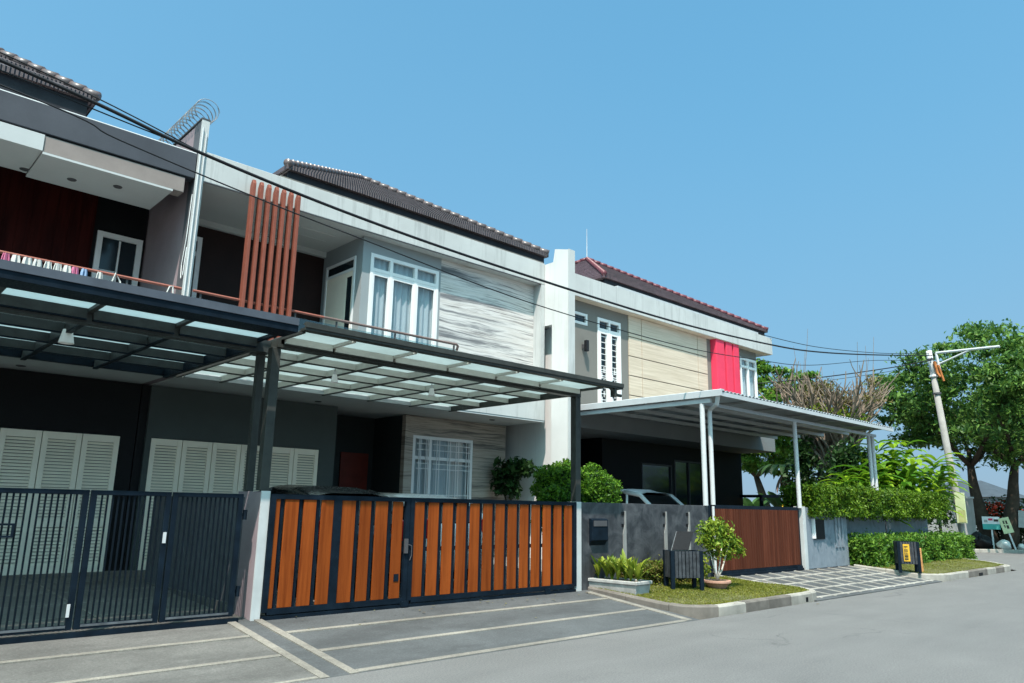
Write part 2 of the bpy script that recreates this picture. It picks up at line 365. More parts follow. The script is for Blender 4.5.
def blade(b, base, d0, L, w, droop=.5, seg=6, fold=.15, prof=None):
    """a long arching leaf"""
    p = Vector(base); d = Vector(d0).normalized(); side = d.cross(Vector((0, 0, 1)))
    if side.length < .05: side = Vector((1, 0, 0))
    side.normalize(); rows = []
    for i in range(seg + 1):
        t = i / seg; ww = w * (prof(t) if prof else math.sin(math.pi * min(1, .08 + t * .92)) ** .7)
        nrm = side.cross(d).normalized()
        rows.append((p + side * ww / 2 + nrm * fold * ww, p.copy(), p - side * ww / 2 + nrm * fold * ww))
        p = p + d * L / seg; d = (d + Vector((0, 0, -droop / seg))).normalized()
    v = [q for r in rows for q in r]; f = []
    for i in range(seg):
        k = i * 3; f += [(k, k + 1, k + 4, k + 3), (k + 1, k + 2, k + 5, k + 4)]
    b.add(v, f); return p

# ------------------------------------------------------------------ camera, sun, sky
FPX = 744.87; yaw, pitch, roll = R_(43.07395), R_(12.53843), R_(1.0569); HC = 1.65
f0 = Vector((math.sin(yaw), math.cos(yaw), 0)); r0 = Vector((math.cos(yaw), -math.sin(yaw), 0)); u0 = Vector((0, 0, 1))
fw = f0 * math.cos(pitch) + u0 * math.sin(pitch); uu = u0 * math.cos(pitch) - f0 * math.sin(pitch)
rr = r0 * math.cos(roll) + uu * math.sin(roll); up = uu * math.cos(roll) - r0 * math.sin(roll)
cam = bpy.data.cameras.new('camera'); co = link(bpy.data.objects.new('camera', cam)); S.camera = co
mw = Matrix((rr, up, -fw)).transposed().to_4x4(); mw.translation = (0, 0, HC); co.matrix_world = mw
cam.sensor_fit = 'HORIZONTAL'; cam.sensor_width = 36; cam.lens = FPX / 1024 * 36; cam.clip_start = .05; cam.clip_end = 3000
AZ, EL = 50, 62
sd = Vector((-math.sin(R_(AZ)) * math.cos(R_(EL)), -math.cos(R_(AZ)) * math.cos(R_(EL)), math.sin(R_(EL))))
sun = bpy.data.lights.new('sun', 'SUN'); so = link(bpy.data.objects.new('sun', sun)); sun.energy = 5.0; sun.angle = R_(.55); sun.color = (1, .87, .79)
so.rotation_euler = sd.to_track_quat('Z', 'Y').to_euler(); so.location = (0, -10, 30)
W = bpy.data.worlds.new('World'); S.world = W; W.use_nodes = True; wn = W.node_tree
sky = wn.nodes.new('ShaderNodeTexSky'); sky.sky_type = 'NISHITA'; sky.sun_disc = False; sky.sun_elevation = R_(EL); sky.sun_rotation = math.atan2(sd.x, sd.y)
sky.air_density = 1.0; sky.dust_density = 4.0; sky.ozone_density = 1.0; sky.altitude = 0
# humid tropical sky: flatter from zenith to horizon than clear air
gen = wn.nodes.new('ShaderNodeTexCoord'); sep = wn.nodes.new('ShaderNodeSeparateXYZ'); mz = wn.nodes.new('ShaderNodeMath'); mz.operation = 'MULTIPLY_ADD'; mz.inputs[1].default_value = .45; mz.inputs[2].default_value = .35
ab = wn.nodes.new('ShaderNodeMath'); ab.operation = 'MAXIMUM'; ab.inputs[1].default_value = -.2
cmb = wn.nodes.new('ShaderNodeCombineXYZ'); nrm = wn.nodes.new('ShaderNodeVectorMath'); nrm.operation = 'NORMALIZE'
wn.links.new(gen.outputs['Generated'], sep.inputs[0]); wn.links.new(sep.outputs[2], ab.inputs[0]); wn.links.new(ab.outputs[0], mz.inputs[0]); wn.links.new(sep.outputs[0], cmb.inputs[0]); wn.links.new(sep.outputs[1], cmb.inputs[1]); wn.links.new(mz.outputs[0], cmb.inputs[2]); wn.links.new(cmb.outputs[0], nrm.inputs[0]); wn.links.new(nrm.outputs[0], sky.inputs['Vector'])
tint = wn.nodes.new('ShaderNodeMixRGB'); tint.blend_type = 'MULTIPLY'; tint.inputs[0].default_value = 1; tint.inputs[2].default_value = (.585, 1.15, 1.15, 1)
wn.links.new(sky.outputs[0], tint.inputs[1])
hz = wn.nodes.new('ShaderNodeMixRGB'); hz.inputs[2].default_value = (1.43, 2.05, 2.58, 1)          # pale haze towards the horizon
inv = wn.nodes.new('ShaderNodeMath'); inv.operation = 'SUBTRACT'; inv.inputs[0].default_value = 1; inv.use_clamp = True; pw = wn.nodes.new('ShaderNodeMath'); pw.operation = 'POWER'; pw.inputs[1].default_value = 4.0
nv = wn.nodes.new('ShaderNodeTexNoise'); nv.inputs['Scale'].default_value = 1.6; nv.inputs['Detail'].default_value = 4; wn.links.new(gen.outputs['Generated'], nv.inputs['Vector'])
ad = wn.nodes.new('ShaderNodeMath'); ad.operation = 'MULTIPLY_ADD'; ad.inputs[1].default_value = .16; ad.inputs[2].default_value = -.07; wn.links.new(nv.outputs['Fac'], ad.inputs[0])
sm = wn.nodes.new('ShaderNodeMath'); sm.operation = 'ADD'; sm.use_clamp = True
wn.links.new(sep.outputs[2], inv.inputs[1]); wn.links.new(inv.outputs[0], pw.inputs[0]); wn.links.new(pw.outputs[0], sm.inputs[0]); wn.links.new(ad.outputs[0], sm.inputs[1])
wn.links.new(sm.outputs[0], hz.inputs[0]); wn.links.new(tint.outputs[0], hz.inputs[1]); wn.links.new(hz.outputs[0], wn.nodes['Background'].inputs[0]); wn.nodes['Background'].inputs[1].default_value = .15
S.view_settings.view_transform = 'Standard'; S.view_settings.look = 'None'; S.view_settings.exposure = 0.70; S.view_settings.gamma = 1
S.render.engine = 'CYCLES'; S.cycles.max_bounces = 8; S.cycles.transparent_max_bounces = 12
S.cycles.sample_clamp_indirect = 6
#PART2
# ------------------------------------------------------------------ ground, road, driveways
def zs(y): return .112 * (y - 6.9) if y < 9.13 else .25 + (y - 9.13) * .038
def struct(o): return tag(o, kind='structure')
struct(bx('ground', M['groundm'], None, -700, 700, -700, 700, -.3, -.05))
FARK = [(39.0, 60), (39.1, 13.2), (39.7, 11.6), (40.7, 10.6), (42.2, 9.6), (44.5, 8.5), (48, 7.6), (60, 7.0), (160, 6.9)]
rd = B(); poly = [(-80, -9), (160, -9)] + FARK[::-1][0:] + [(29.3, 60), (29.3, 9.5), (29.0, 7.4), (28.3, 6.85), (-80, 6.9)]
rd.add([(x, y, 0) for x, y in poly], [tuple(range(len(poly)))]); struct(rd.put('road', M['asphalt']))
def slab(name, mat, x0, x1, ys, dz=0, thick=.2):
    b = B()
    for a, c in zip(ys[:-1], ys[1:]):
        b.hexa([(x0, a, zs(a) + dz - thick), (x1, a, zs(a) + dz - thick), (x1, c, zs(c) + dz - thick), (x0, c, zs(c) + dz - thick),
                (x0, a, zs(a) + dz), (x1, a, zs(a) + dz), (x1, c, zs(c) + dz), (x0, c, zs(c) + dz)])
    return struct(b.put(name, mat, fix=False))
slab('driveway', M['driveold'], -12, 3.98, [6.86, 9.3], .006)
slab('driveway', M['drive'], 3.98, 10.5, [6.86, 9.3], .007)
slab('driveway', M['drive'], 14.6, 21.6, [6.9, 9.3], .005)
slab('carport_floor', M['tiles_in'], -12, 4.2, [9.3, 14.6], .006)
slab('carport_floor', M['tiles_in'], 4.2, 14.4, [9.3, 16.6], .004)
slab('carport_floor', M['tiles_in'], 14.4, 26, [9.3, 16.6], .002)
def strip(b, x0, x1, y0, y1, dz):
    b.hexa([(x0, y0, zs(y0) - .02), (x1, y0, zs(y0) - .02), (x1, y1, zs(y1) - .02), (x0, y1, zs(y1) - .02),
            (x0, y0, zs(y0) + dz), (x1, y0, zs(y0) + dz), (x1, y1, zs(y1) + dz), (x0, y1, zs(y1) + dz)])
b = B()
for y in (7.64, 8.42): strip(b, 4.41, 10.2, y, y + .075, .013); strip(b, -12, 3.96, y + .01, y + .075, .013)
strip(b, 3.97, 4.07, 6.86, 9.1, .0145); strip(b, 4.3, 4.4, 6.86, 9.1, .0145); strip(b, 4.41, 10.2, 6.88, 6.96, .012)
strip(b, 10.22, 10.36, 6.9, 8.95, .0145); strip(b, -12, 3.96, 6.88, 6.93, .012)
struct(b.put('driveway_strips', M['line'], fix=False))
b = B(); xs = [15.0 + .62 * i for i in range(11)]; ys = [7.05 + .52 * i for i in range(5)]
for y in ys: strip(b, 14.9, 21.5, y, y + .07, .010)
for x in xs: strip(b, x, x + .07, 7.0, 9.1, .013)
struct(b.put('paving_joints', M['joint'], fix=False))
b = B()
for y in (10.2, 11.2, 12.2, 13.2): strip(b, -12, 4.1, y, y + .035, .011)
for x in (.4, 1.6, 2.8): strip(b, x, x + .035, 9.4, 14.4, .013)
struct(b.put('floor_joints', M['line'], fix=False))
def resample(path, step):
    out = [Vector(path[0])]; acc = 0
    for p, q in zip(path[:-1], path[1:]):
        p = Vector(p); q = Vector(q); L = (q - p).length; d = step - acc
        while d <= L: out.append(p + (q - p) * d / L); d += step
        acc = (acc + L) % step if L else acc
    out.append(Vector(path[-1])); return out
def kerb(path, zt, w=.15, side=1, length=.95, mats=('kerb', 'kerbdark'), dark=(), z0=-.15):
    """kerb stones along a path; side=+1 grows to the left of travel"""
    fine = resample(path, .12); off = []
    for i, p in enumerate(fine):
        t = (fine[min(i + 1, len(fine) - 1)] - fine[max(i - 1, 0)]).normalized(); off.append(p + Vector((-t.y, t.x)) * w * side)
    k = int(length / .12); bs = [B(), B()]; s = 0; idx = 0
    while s < len(fine) - 1:
        e = min(s + k, len(fine) - 1); b = bs[1 if idx in dark else 0]; dz = random.uniform(-.006, .006)
        A = fine[s:e + 1]; O = off[s:e + 1]; n = len(A)
        A = [a.copy() for a in A]; O = [a.copy() for a in O]
        if n > 2: A[-1] = A[-1] + (A[-2] - A[-1]) * .07; O[-1] = O[-1] + (O[-2] - O[-1]) * .07
        v = []
        for a, o in zip(A, O):
            m = (o - a) * .12; z = zt(a.y) + dz
            v += [(a.x, a.y, z0), (a.x, a.y, z - .025), (a.x + m.x, a.y + m.y, z), (o.x, o.y, z), (o.x, o.y, z0)]
        f = [(i * 5 + j, i * 5 + (j + 1) % 5, (i + 1) * 5 + (j + 1) % 5, (i + 1) * 5 + j) for i in range(n - 1) for j in range(5)]
        f += [(0, 1, 2, 3, 4), tuple((n - 1) * 5 + j for j in range(5))[::-1]]
        b.add(v, f); s = e; idx += 1
    for b, m in zip(bs, mats):
        if b.v: struct(b.put('kerb', M[m]))
def arc(cx, cy, r, a0, a1, n=10): return [(cx + r * math.cos(R_(a0 + (a1 - a0) * i / n)), cy + r * math.sin(R_(a0 + (a1 - a0) * i / n))) for i in range(n + 1)]
zk = lambda y: .165 + .075 * max(0, min(1.9, y - 7.2))
ISL1 = [(10.45, 9.1), (10.45, 7.7)] + arc(11.3, 7.72, .85, 180, 270)[1:] + [(14.5, 6.95)] + arc(14.55, 7.6, .65, -90, 60)[1:] + [(14.85, 8.5), (14.8, 9.1)]
kerb(ISL1, zk, side=1, dark=(0, 1, 2, 4, 5))
ISL2 = [(21.35, 9.0), (21.3, 8.0)] + arc(22.1, 7.75, .85, 180, 270)[1:] + [(27.6, 6.88)] + arc(27.7, 7.95, 1.05, -90, 0)[1:] + [(28.8, 12.0)]
kerb(ISL2, zk, side=1, dark=(5, 6, 8))
kerb(FARK, lambda y: .15, side=1, length=1.2)
struct(bx('kerb_drain', M['black'], None, 14.02, 14.32, 6.943, 6.99, .0, .085)); struct(bx('kerb_drain', M['black'], None, 24.6, 24.9, 6.872, 6.92, .0, .08))
def lawn(poly, name, n, hmin, hmax, inset):
    bm = bmesh.new(); vs = [bm.verts.new((x, y, zk(y) - .012)) for x, y in poly]; bm.faces.new(vs); bmesh.ops.triangulate(bm, faces=bm.faces)
    me = bpy.data.meshes.new('soil'); bm.to_mesh(me); bm.free(); struct(put('soil', me, M['soil']))
    xs = [p[0] for p in poly]; ys = [p[1] for p in poly]; V = []
    def inside(x, y):
        c = False; j = len(poly) - 1
        for i in range(len(poly)):
            xi, yi = poly[i]; xj, yj = poly[j]
            if (yi > y) != (yj > y) and x < (xj - xi) * (y - yi) / (yj - yi) + xi: c = not c
            j = i
        return c
    v = []; f = []
    while len(f) < n:
        x = random.uniform(min(xs), max(xs)); y = random.uniform(min(ys), max(ys))
        if not inside(x, y): continue
        if math.sin(x * 2.1 + y) * math.sin(y * 3.7 - x) > .5 and random.random() < .55: continue
        a = random.uniform(0, 6.28); h = random.uniform(hmin, hmax); w = .009; z = zk(y) - .014; k = len(v)
        dx, dy = math.cos(a) * w, math.sin(a) * w; t = random.uniform(0, 6.28); l = h * random.uniform(.2, .9)
        v += [(x - dx, y - dy, z), (x + dx, y + dy, z), (x + math.cos(t) * l, y + math.sin(t) * l, z + h)]; f.append((k, k + 1, k + 2))
    me = bpy.data.meshes.new(name); me.from_pydata(v, [], f)
    tag(put(name, me, M['grass']), name == 'grass' and 'short mown lawn grass on the kerbed verge in front of the dark wall' or None, 'grass', kind='stuff')
def inset(poly, d):
    c = Vector((sum(p[0] for p in poly) / len(poly), sum(p[1] for p in poly) / len(poly))); out = []
    n = len(poly)
    for i in range(n):
        p = Vector(poly[i]); t = (Vector(poly[(i + 1) % n]) - Vector(poly[i - 1])).normalized(); out.append(tuple(p + Vector((-t.y, t.x)) * d))
    return out
L1 = inset(ISL1, .14); lawn(L1, 'grass', 34000, .012, .036, 0)
L2 = inset(ISL2[:-1] + [(28.8, 9.2)], .14); lawn(L2, 'grass', 20000, .012, .036, 0)
bpy.data.objects['grass.001']['label'] = 'short sunlit lawn grass along the kerb beside the utility pole'
vg = B(); pv = [(x, y) for x, y in FARK[:-1]]; pv = inset(pv + [(60, 60)], .15)
vg.add([(x, y, .12) for x, y in pv], [tuple(range(len(pv)))]); struct(vg.put('verge', M['dirt']))

# ------------------------------------------------------------------ window helper
def window(parent, name, xs, zrows, y, fmat, fw=.06, depth=.07, pane='glass', curtain=False, yback=.10, axis='y', label=None, bars=None):
    """frame with given vertical member centres xs and horizontal member centres zrows"""
    b = B(); x0, x1, z0, z1 = xs[0], xs[-1], zrows[0], zrows[-1]
    for i, x in enumerate(xs): b.box(x - fw / 2, x + fw / 2, y - depth / 2, y + depth / 2, z0 - fw / 2, z1 + fw / 2)
    for z in zrows:
        for a, c in zip(xs[:-1], xs[1:]): b.box(a + fw / 2, c - fw / 2, y - depth / 2 + .004, y + depth / 2, z - fw / 2, z + fw / 2)
    w = b.put(name, fmat, parent, fix=False)
    p = B(); p.quad((x0, y + .015, z0), (x1, y + .015, z0), (x1, y + .015, z1), (x0, y + .015, z1)); p.put('pane', M[pane], w, fix=False)
    if curtain:
        c = B(); n = int((x1 - x0) / .025)
        pts = [(x0 + (x1 - x0) * i / n, y + yback + .022 * math.sin(i * 1.05) + .01 * math.sin(i * .37)) for i in range(n + 1)]
        for p_, q in zip(pts[:-1], pts[1:]): c.quad((*p_, z0), (*q, z0), (*q, z1), (*p_, z1))
        c.put('curtain', M['curtain'], w, smooth=False, fix=False)
    else:
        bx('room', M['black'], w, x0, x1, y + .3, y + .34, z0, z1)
    if bars: bars.put('grille', M['white'] if bars_mat is None else bars_mat, w, fix=False)
    return w
bars_mat = None

# ------------------------------------------------------------------ roofs
def pyramid_roof(parent, x0, x1, y0, y1, z, ax, ay, az, mt, mc, over=.0):
    r = B(); n = 16; A = Vector((ax, ay, az)); cs = [Vector((x0, y0, z)), Vector((x1, y0, z)), Vector((x1, y1, z)), Vector((x0, y1, z))]
    for i in range(4):
        p, q = cs[i], cs[(i + 1) % 4]
        for k in range(n):
            t0, t1 = k / n, (k + 1) / n
            lo = Vector((0, 0, .035)); a = p.lerp(A, t0) + lo; c = q.lerp(A, t0) + lo; d = q.lerp(A, t1); e = p.lerp(A, t1)
            r.quad(a, c, d, e); a2 = p.lerp(A, t0); c2 = q.lerp(A, t0); r.quad(a2, c2, c, a)
    r.quad(*[c - Vector((0, 0, .06)) for c in cs][::-1])
    for i in range(4): p, q = cs[i], cs[(i + 1) % 4]; r.quad(p - Vector((0, 0, .06)), q - Vector((0, 0, .06)), q, p)
    ro = r.put('roof', M[mt], parent, fix=False)
    c = B()
    for q in cs:
        L = (A - q).length; m = int(L / .26)
        for k in range(m):
            s = q.lerp(A, k / m); e = q.lerp(A, (k + 1.12) / m); lift = Vector((0, 0, .05))
            c.tube([s + lift, e + lift * .75], [.085, .068], 10)
    c.put('ridge_cap', M[mc], ro, smooth=True)
    return ro
def blackboard(parent, x0, x1, y, z0, z1):
    bx('eaves_board', M['roofboard'], parent, x0, x1, y, y + .06, z0, z1)
def shutter(parent, x0, x1, y, z0, z1, zmid=None):
    b = B(); s = .085; e = .006
    x0 += e; x1 -= e
    b.box(x0, x0 + s, y, y + .045, z0, z1); b.box(x1 - s, x1, y, y + .045, z0, z1)
    zr = [z0, z0 + .14, z1 - .12, z1]
    b.box(x0 + s, x1 - s, y + .003, y + .045, z0, z0 + .14); b.box(x0 + s, x1 - s, y + .003, y + .045, z1 - .12, z1)
    spans = [(z0 + .14, z1 - .12)]
    if zmid: b.box(x0 + s, x1 - s, y + .003, y + .045, zmid - .06, zmid + .06); spans = [(z0 + .14, zmid - .06), (zmid + .06, z1 - .12)]
    o = b.put('shutter', M['shutter'], parent, fix=False, bevel=.004)
    l = B()
    for a, c in spans:
        n = int((c - a) / .052)
        for k in range(n):
            z = a + (c - a) * (k + .5) / n
            l.hexa([(x0 + s, y + .004, z - .026), (x1 - s, y + .004, z - .026), (x1 - s, y + .036, z + .012), (x0 + s, y + .036, z + .012),
                    (x0 + s, y + .008, z - .018), (x1 - s, y + .008, z - .018), (x1 - s, y + .040, z + .020), (x0 + s, y + .040, z + .020)])
    l.put('louvres', M['shutter'], o, fix=False)
    return o
def downlight(parent, x, y, z):
    b = B(); b.lathe([(.0, -.004), (.05, -.004), (.065, -.012), (.075, 0), (.0, 0)], (x, y, z), 16); b.put('downlight', M['trim'], parent)

# ------------------------------------------------------------------ house at left (brown cladding, charcoal fascia)
H = T('house', 'dark house at the left edge with charcoal fascia, white soffit and dark red cladding', 'house', (0, 13, .4))
XW = -9.0
b = B(); wall_holes(b, XW, 4.28, 15.43, 15.6, 4.4, 7.75, [(3.42, 4.24, 4.5, 6.72)])
b.box(XW, 4.28, 19.9, 20, .3, 7.75); b.box(XW, XW + .15, 13.2, 19.9, .3, 7.75)
b.put('wall', M['black'], H, fix=False)
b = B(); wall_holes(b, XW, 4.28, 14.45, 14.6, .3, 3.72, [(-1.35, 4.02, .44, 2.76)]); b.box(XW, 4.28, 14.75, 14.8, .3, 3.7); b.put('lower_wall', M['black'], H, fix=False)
b = B(); b.box(XW, 3.34, 15.36, 15.428, 4.4, 7.55)
for i in range(60): b.box(3.30 - i * .2, 3.305 - i * .2, 15.35, 15.36, 4.4, 7.55)
b.put('cladding', M['claddingwood'], H, fix=False)
bx('balcony_slab', M['soffit'], H, XW, 4.28, 12.97, 15.43, 3.73, 4.38)
bx('ceiling', M['darkfascia'], H, XW, 4.28, 13.3, 20, 7.6, 7.7)
bx('fascia', M['darkfascia'], H, XW, 4.29, 13.0, 13.25, 7.30, 7.78, bevel=.01)
bx('parapet_cap', M['white'], H, XW, 4.28, 13.02, 13.3, 7.781, 7.80)
bx('beam', M['brownbeam'], H, 1.96, 4.14, 13.02, 13.3, 6.99, 7.27, bevel=.01)
bx('soffit', M['soffit'], H, 1.96, 3.95, 13.0, 14.2, 6.95, 6.985)
bx('soffit', M['soffit'], H, XW, 1.955, 13.0, 14.16, 7.0, 7.27)
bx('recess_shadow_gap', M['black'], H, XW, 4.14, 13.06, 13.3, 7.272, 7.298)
for x, y in ((1.9, 14.0), (2.55, 13.75), (3.2, 13.5)): downlight(H, x, y, 6.948 if x > 1.96 else 6.998)
downlight(H, 2.3, 14.0, 3.728)
pyramid_roof(H, -9.6, 2.62, 13.08, 22, 8.20, -3.3, 18.0, 11.5, 'tile', 'tilecap'); blackboard(H, -9.5, 2.50, 13.16, 7.81, 8.135)
bx('roof_wall', M['roofboard'], H, XW, 2.4, 13.3, 19.5, 7.79, 8.13)
w = window(H, 'window', [3.47, 4.19], [4.5, 6.67], 15.42, M['white'], fw=.1, pane='darkglass'); bx('mullion', M['white'], w, 3.82, 3.85, 15.40, 15.43, 4.56, 6.6)
bx('blind', M['curtain'], w, 3.53, 3.81, 15.428, 15.434, 4.56, 5.98)
for i in range(9):
    x1 = 4.02 - i * .597; shutter(H, x1 - .597, x1, 14.40, .45, 2.75, 1.25)
rl = B(); rl.tube([(XW, 12.92, 5.22), (4.26, 12.92, 5.22)], .025, 8); h = rl.put('handrail', M['rail'], H)
bx('rail_glass', M['railglass'], h, XW, 4.24, 12.93, 12.94, 4.42, 5.1)
b = B()
for x in (-2.2, -.8, .6, 2.0, 3.4): b.box(x - .015, x + .015, 12.925, 12.955, 4.4, 5.2)
b.put('rail_post', M['trim'], h, fix=False)

# ------------------------------------------------------------------ dividing fin wall (left) with razor wire
P = T('boundary_wall', 'tall mauve and grey dividing wall between the two nearest houses, wire coil on top', 'wall', (4.37, 13, .3))
b = B(); b.box(4.303, 4.437, 13.0, 13.32, 3.74, 8.46); b.put('column', M['slate'], P, fix=False)
b = B(); b.box(4.30, 4.44, 12.985, 13.0, 3.74, 8.47); b.put('front_face', M['fascia'], P, fix=False)
b = B(); b.box(4.306, 4.434, 13.32, 21, 3.74, 8.44); b.put('wall', M['purple'], P, fix=False)
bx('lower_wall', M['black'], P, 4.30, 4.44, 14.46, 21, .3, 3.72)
b = B(); b.box(4.29, 4.45, 12.98, 21, 8.471, 8.50); b.put('coping', M['trim'], P, fix=False)
b = B(); b.box(4.24, 4.36, 9.6, 12.97, .2, 1.72); b.put('low_wall', M['slate'], P, fix=False)
b = B(); b.box(4.19, 4.239, 9.7, 14.38, .2, .40); b.put('plinth', M['driveold'], P, fix=False)
b = B(); b.tube([(4.33, 12.965, 4.4), (4.33, 12.965, 7.2), (4.33, 12.965, 8.3)], .016, 6); b.tube([(4.40, 12.965, 4.4), (4.40, 12.965, 8.2)], .012, 6); b.put('conduit', M['silver'], P)
b = B(); b.tube([(4.29, 13.02, 7.0), (4.288, 13.05, 6.2), (4.288, 13.14, 5.7), (4.288, 13.10, 5.45), (4.288, 13.02, 5.5), (4.29, 12.99, 6.0)], .008, 5); b.put('loose_wire', M['white'], P)
b = B(); pts = []
for i in range(420):
    t = i / 20; pts.append((4.37 + .21 * math.cos(2 * math.pi * t), 12.95 + .15 * t, 8.68 + .21 * math.sin(2 * math.pi * t)))
b.tube(pts, .006, 4)
pts = [(4.37 + .21 * math.cos(-2 * math.pi * i / 20 + .6), 12.98 + .15 * i / 20, 8.68 + .21 * math.sin(-2 * math.pi * i / 20 + .6)) for i in range(400)]
b.tube(pts, .006, 4)
tag(b.put('razor_wire', M['wire'], loc=(4.37, 13, 8.5)), 'coil of thin razor wire along the top of the dividing wall', 'razor wire')

# ------------------------------------------------------------------ middle house
H1 = T('house', 'pale grey house in the middle with veined stone cladding and terracotta slat screen', 'house', (9, 13, .4))
b = B(); wall_holes(b, 4.445, 13.28, 14.4, 14.5, .3, 3.72, [(4.54, 7.93, .44, 2.77), (8.3, 13.28, .3, 3.72)])
b.box(8.2, 8.298, 14.5, 15.7, .3, 3.72); b.put('lower_wall', M['greywall'], H1, fix=False)
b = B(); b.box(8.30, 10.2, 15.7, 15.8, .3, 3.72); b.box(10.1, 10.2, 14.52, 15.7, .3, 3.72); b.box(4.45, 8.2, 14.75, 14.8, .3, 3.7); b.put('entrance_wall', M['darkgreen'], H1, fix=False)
d = bx('door', M['reddoor'], H1, 9.2, 9.95, 15.66, 15.695, .45, 2.85); bx('handle', M['trim'], d, 9.28, 9.31, 15.63, 15.66, 1.35, 1.6)
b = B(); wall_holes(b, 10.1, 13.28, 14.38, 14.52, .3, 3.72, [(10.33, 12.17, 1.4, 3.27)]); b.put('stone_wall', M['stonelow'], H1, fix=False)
w = window(H1, 'window', [10.37, 10.85, 12.13], [1.45, 2.75, 3.23], 14.42, M['white'], fw=.075, pane='glass', curtain=True, yback=.14)
b = B(); random.seed(3)
for (xa, xb) in ((10.42, 10.8), (10.9, 11.5), (11.5, 12.08)):
    for fx in (.22, .34, .78, .9): x = xa + (xb - xa) * fx; b.box(x - .008, x + .008, 14.36, 14.375, 1.5, 3.19)
    for z in (3.08, 2.94, 2.62, 2.5, 1.9, 1.7): b.box(xa, xb, 14.352, 14.36, z - .008, z + .008)
b.put('grille', M['white'], w, fix=False)
for i in range(6): x0 = 4.54 + i * .565; shutter(H1, x0, x0 + .565, 14.41, .45, 2.76, 1.25)
# first-floor slab edge and soffit
bx('slab_fascia', M['fascia'], H1, 4.445, 13.27, 12.95, 13.10, 3.76, 4.39, bevel=.008)
bx('slab', M['soffit'], H1, 4.445, 13.28, 13.10, 16, 3.73, 4.37)
bx('slab_soffit', M['soffit'], H1, 4.445, 13.26, 12.96, 13.10, 3.725, 3.755)
for x, y in ((7.6, 14.0), (12.1, 13.6)): downlight(H1, x, y, 3.727)
# upper storey
b = B(); b.box(4.445, 8.0, 14.95, 15.1, 4.37, 7.6); b.put('balcony_wall', M['darkbrown'], H1, fix=False)
b = B(); b.box(4.445, 7.99, 14.84, 14.948, 7.17, 7.29); b.put('cornice', M['soffit'], H1, fix=False)
w = window(H1, 'door', [4.70, 5.17], [4.45, 6.55, 6.87], 14.93, M['white'], fw=.09, pane='darkglass')
b = B(); wall_holes(b, 8.0, 10.105, 13.27, 13.40, 4.37, 7.3, [(8.2, 10.03, 4.6, 6.95)])
# side wall of the bay (faces the balcony) with a door opening
for (ya, yb_, za, zb) in ((13.40, 13.53, 4.37, 7.3), (14.78, 15.1, 4.37, 7.3), (13.53, 14.78, 6.9, 7.3)): b.box(8.0, 8.12, ya, yb_, za, zb)
b.put('bay_wall', M['baygrey'], H1, fix=False)
w = window(H1, 'window', [8.235, 8.735, 9.395, 10.0], [4.62, 6.60, 6.92], 13.30, M['white'], fw=.075, depth=.09, curtain=True)
b = B()
for i, (xa, xb) in enumerate(((8.235, 8.735), (8.735, 9.395), (9.395, 10.0))):
    for x in (xa + .055, xb - .055): b.box(x - .02, x + .02, 13.262, 13.30, 4.66, 6.56)
    b.box(xa + .075, xb - .075, 13.264, 13.30, 6.48, 6.56)
b.put('sash', M['white'], w, fix=False)
dr = B(); 
for y in (13.56, 14.75): dr.box(7.975, 8.05, y - .03, y + .03, 4.4, 6.9)
for z in (6.87, 6.62): dr.box(7.978, 8.05, 13.59, 14.72, z - .03, z + .03)
dr = dr.put('door', M['white'], H1, fix=False)
b = B(); b.box(7.995, 8.03, 13.87, 14.72, 4.4, 6.59); b.box(7.995, 8.03, 13.59, 13.65, 4.4, 6.59); b.box(7.995, 8.03, 13.65, 13.87, 6.48, 6.59); b.put('leaf', M['shutter'], dr, fix=False)
b = B(); b.box(8.005, 8.02, 13.65, 13.87, 4.4, 6.48); b.box(8.0, 8.02, 13.6, 14.7, 6.65, 6.84); b.put('pane', M['darkglass'], dr, fix=False)
bx('upper_stone_wall', M['stone'], H1, 10.105, 13.17, 13.27, 13.42, 4.37, 7.29)
b = B(); b.box(13.15, 13.29, 13.0, 13.5, 4.40, 7.29); b.put('end_column', M['fascia'], H1, fix=False)
bx('upper_soffit', M['soffit'], H1, 4.445, 13.28, 13.02, 15.1, 7.295, 7.33)
b = B(); b.box(5.9, 7.6, 13.75, 13.78, 7.27, 7.294); b.box(5.9, 7.6, 14.2, 14.215, 7.285, 7.294); b.put('ceiling_trim', M['soffit'], H1, fix=False)
bx('fascia', M['fascia'], H1, 4.445, 13.28, 13.0, 13.2, 7.305, 7.875, bevel=.008)
bx('fascia_base', M['trim'], H1, 4.445, 13.15, 12.995, 13.015, 7.285, 7.304)
bx('flashing', M['flashing'], H1, 5.9, 13.25, 13.03, 13.28, 7.876, 7.915)
bx('parapet_roof', M['fascia'], H1, 4.445, 13.28, 13.2, 21, 7.5, 7.86)
b = B(); b.box(4.5, 13.28, 20.8, 21, .3, 7.5); b.put('rear_wall', M['greywall'], H1, fix=False)
blackboard(H1, 6.12, 13.42, 13.17, 7.917, 8.13); bx('roof_wall', M['roofboard'], H1, 6.15, 13.25, 13.30, 19.5, 7.862, 8.13)
pyramid_roof(H1, 6.04, 13.50, 13.08, 20.0, 8.19, 9.8, 16.56, 10.26, 'tile', 'tilecap')
sc = B()
for x in (5.32, 6.23): sc.box(x - .03, x + .03, 12.90, 12.98, 4.2, 4.4)
sc = sc.put('slat_screen', M['trim'], H1, fix=False)
for i in range(7):
    x = 5.285 + i * .1517
    B().prism([(12.80, 4.15), (12.94, 4.15), (12.94, 7.46), (12.89, 7.56), (12.83, 7.56), (12.80, 7.48)], 'x', x, x + .06).put('slat', M['redslat'], sc, bevel=.006)
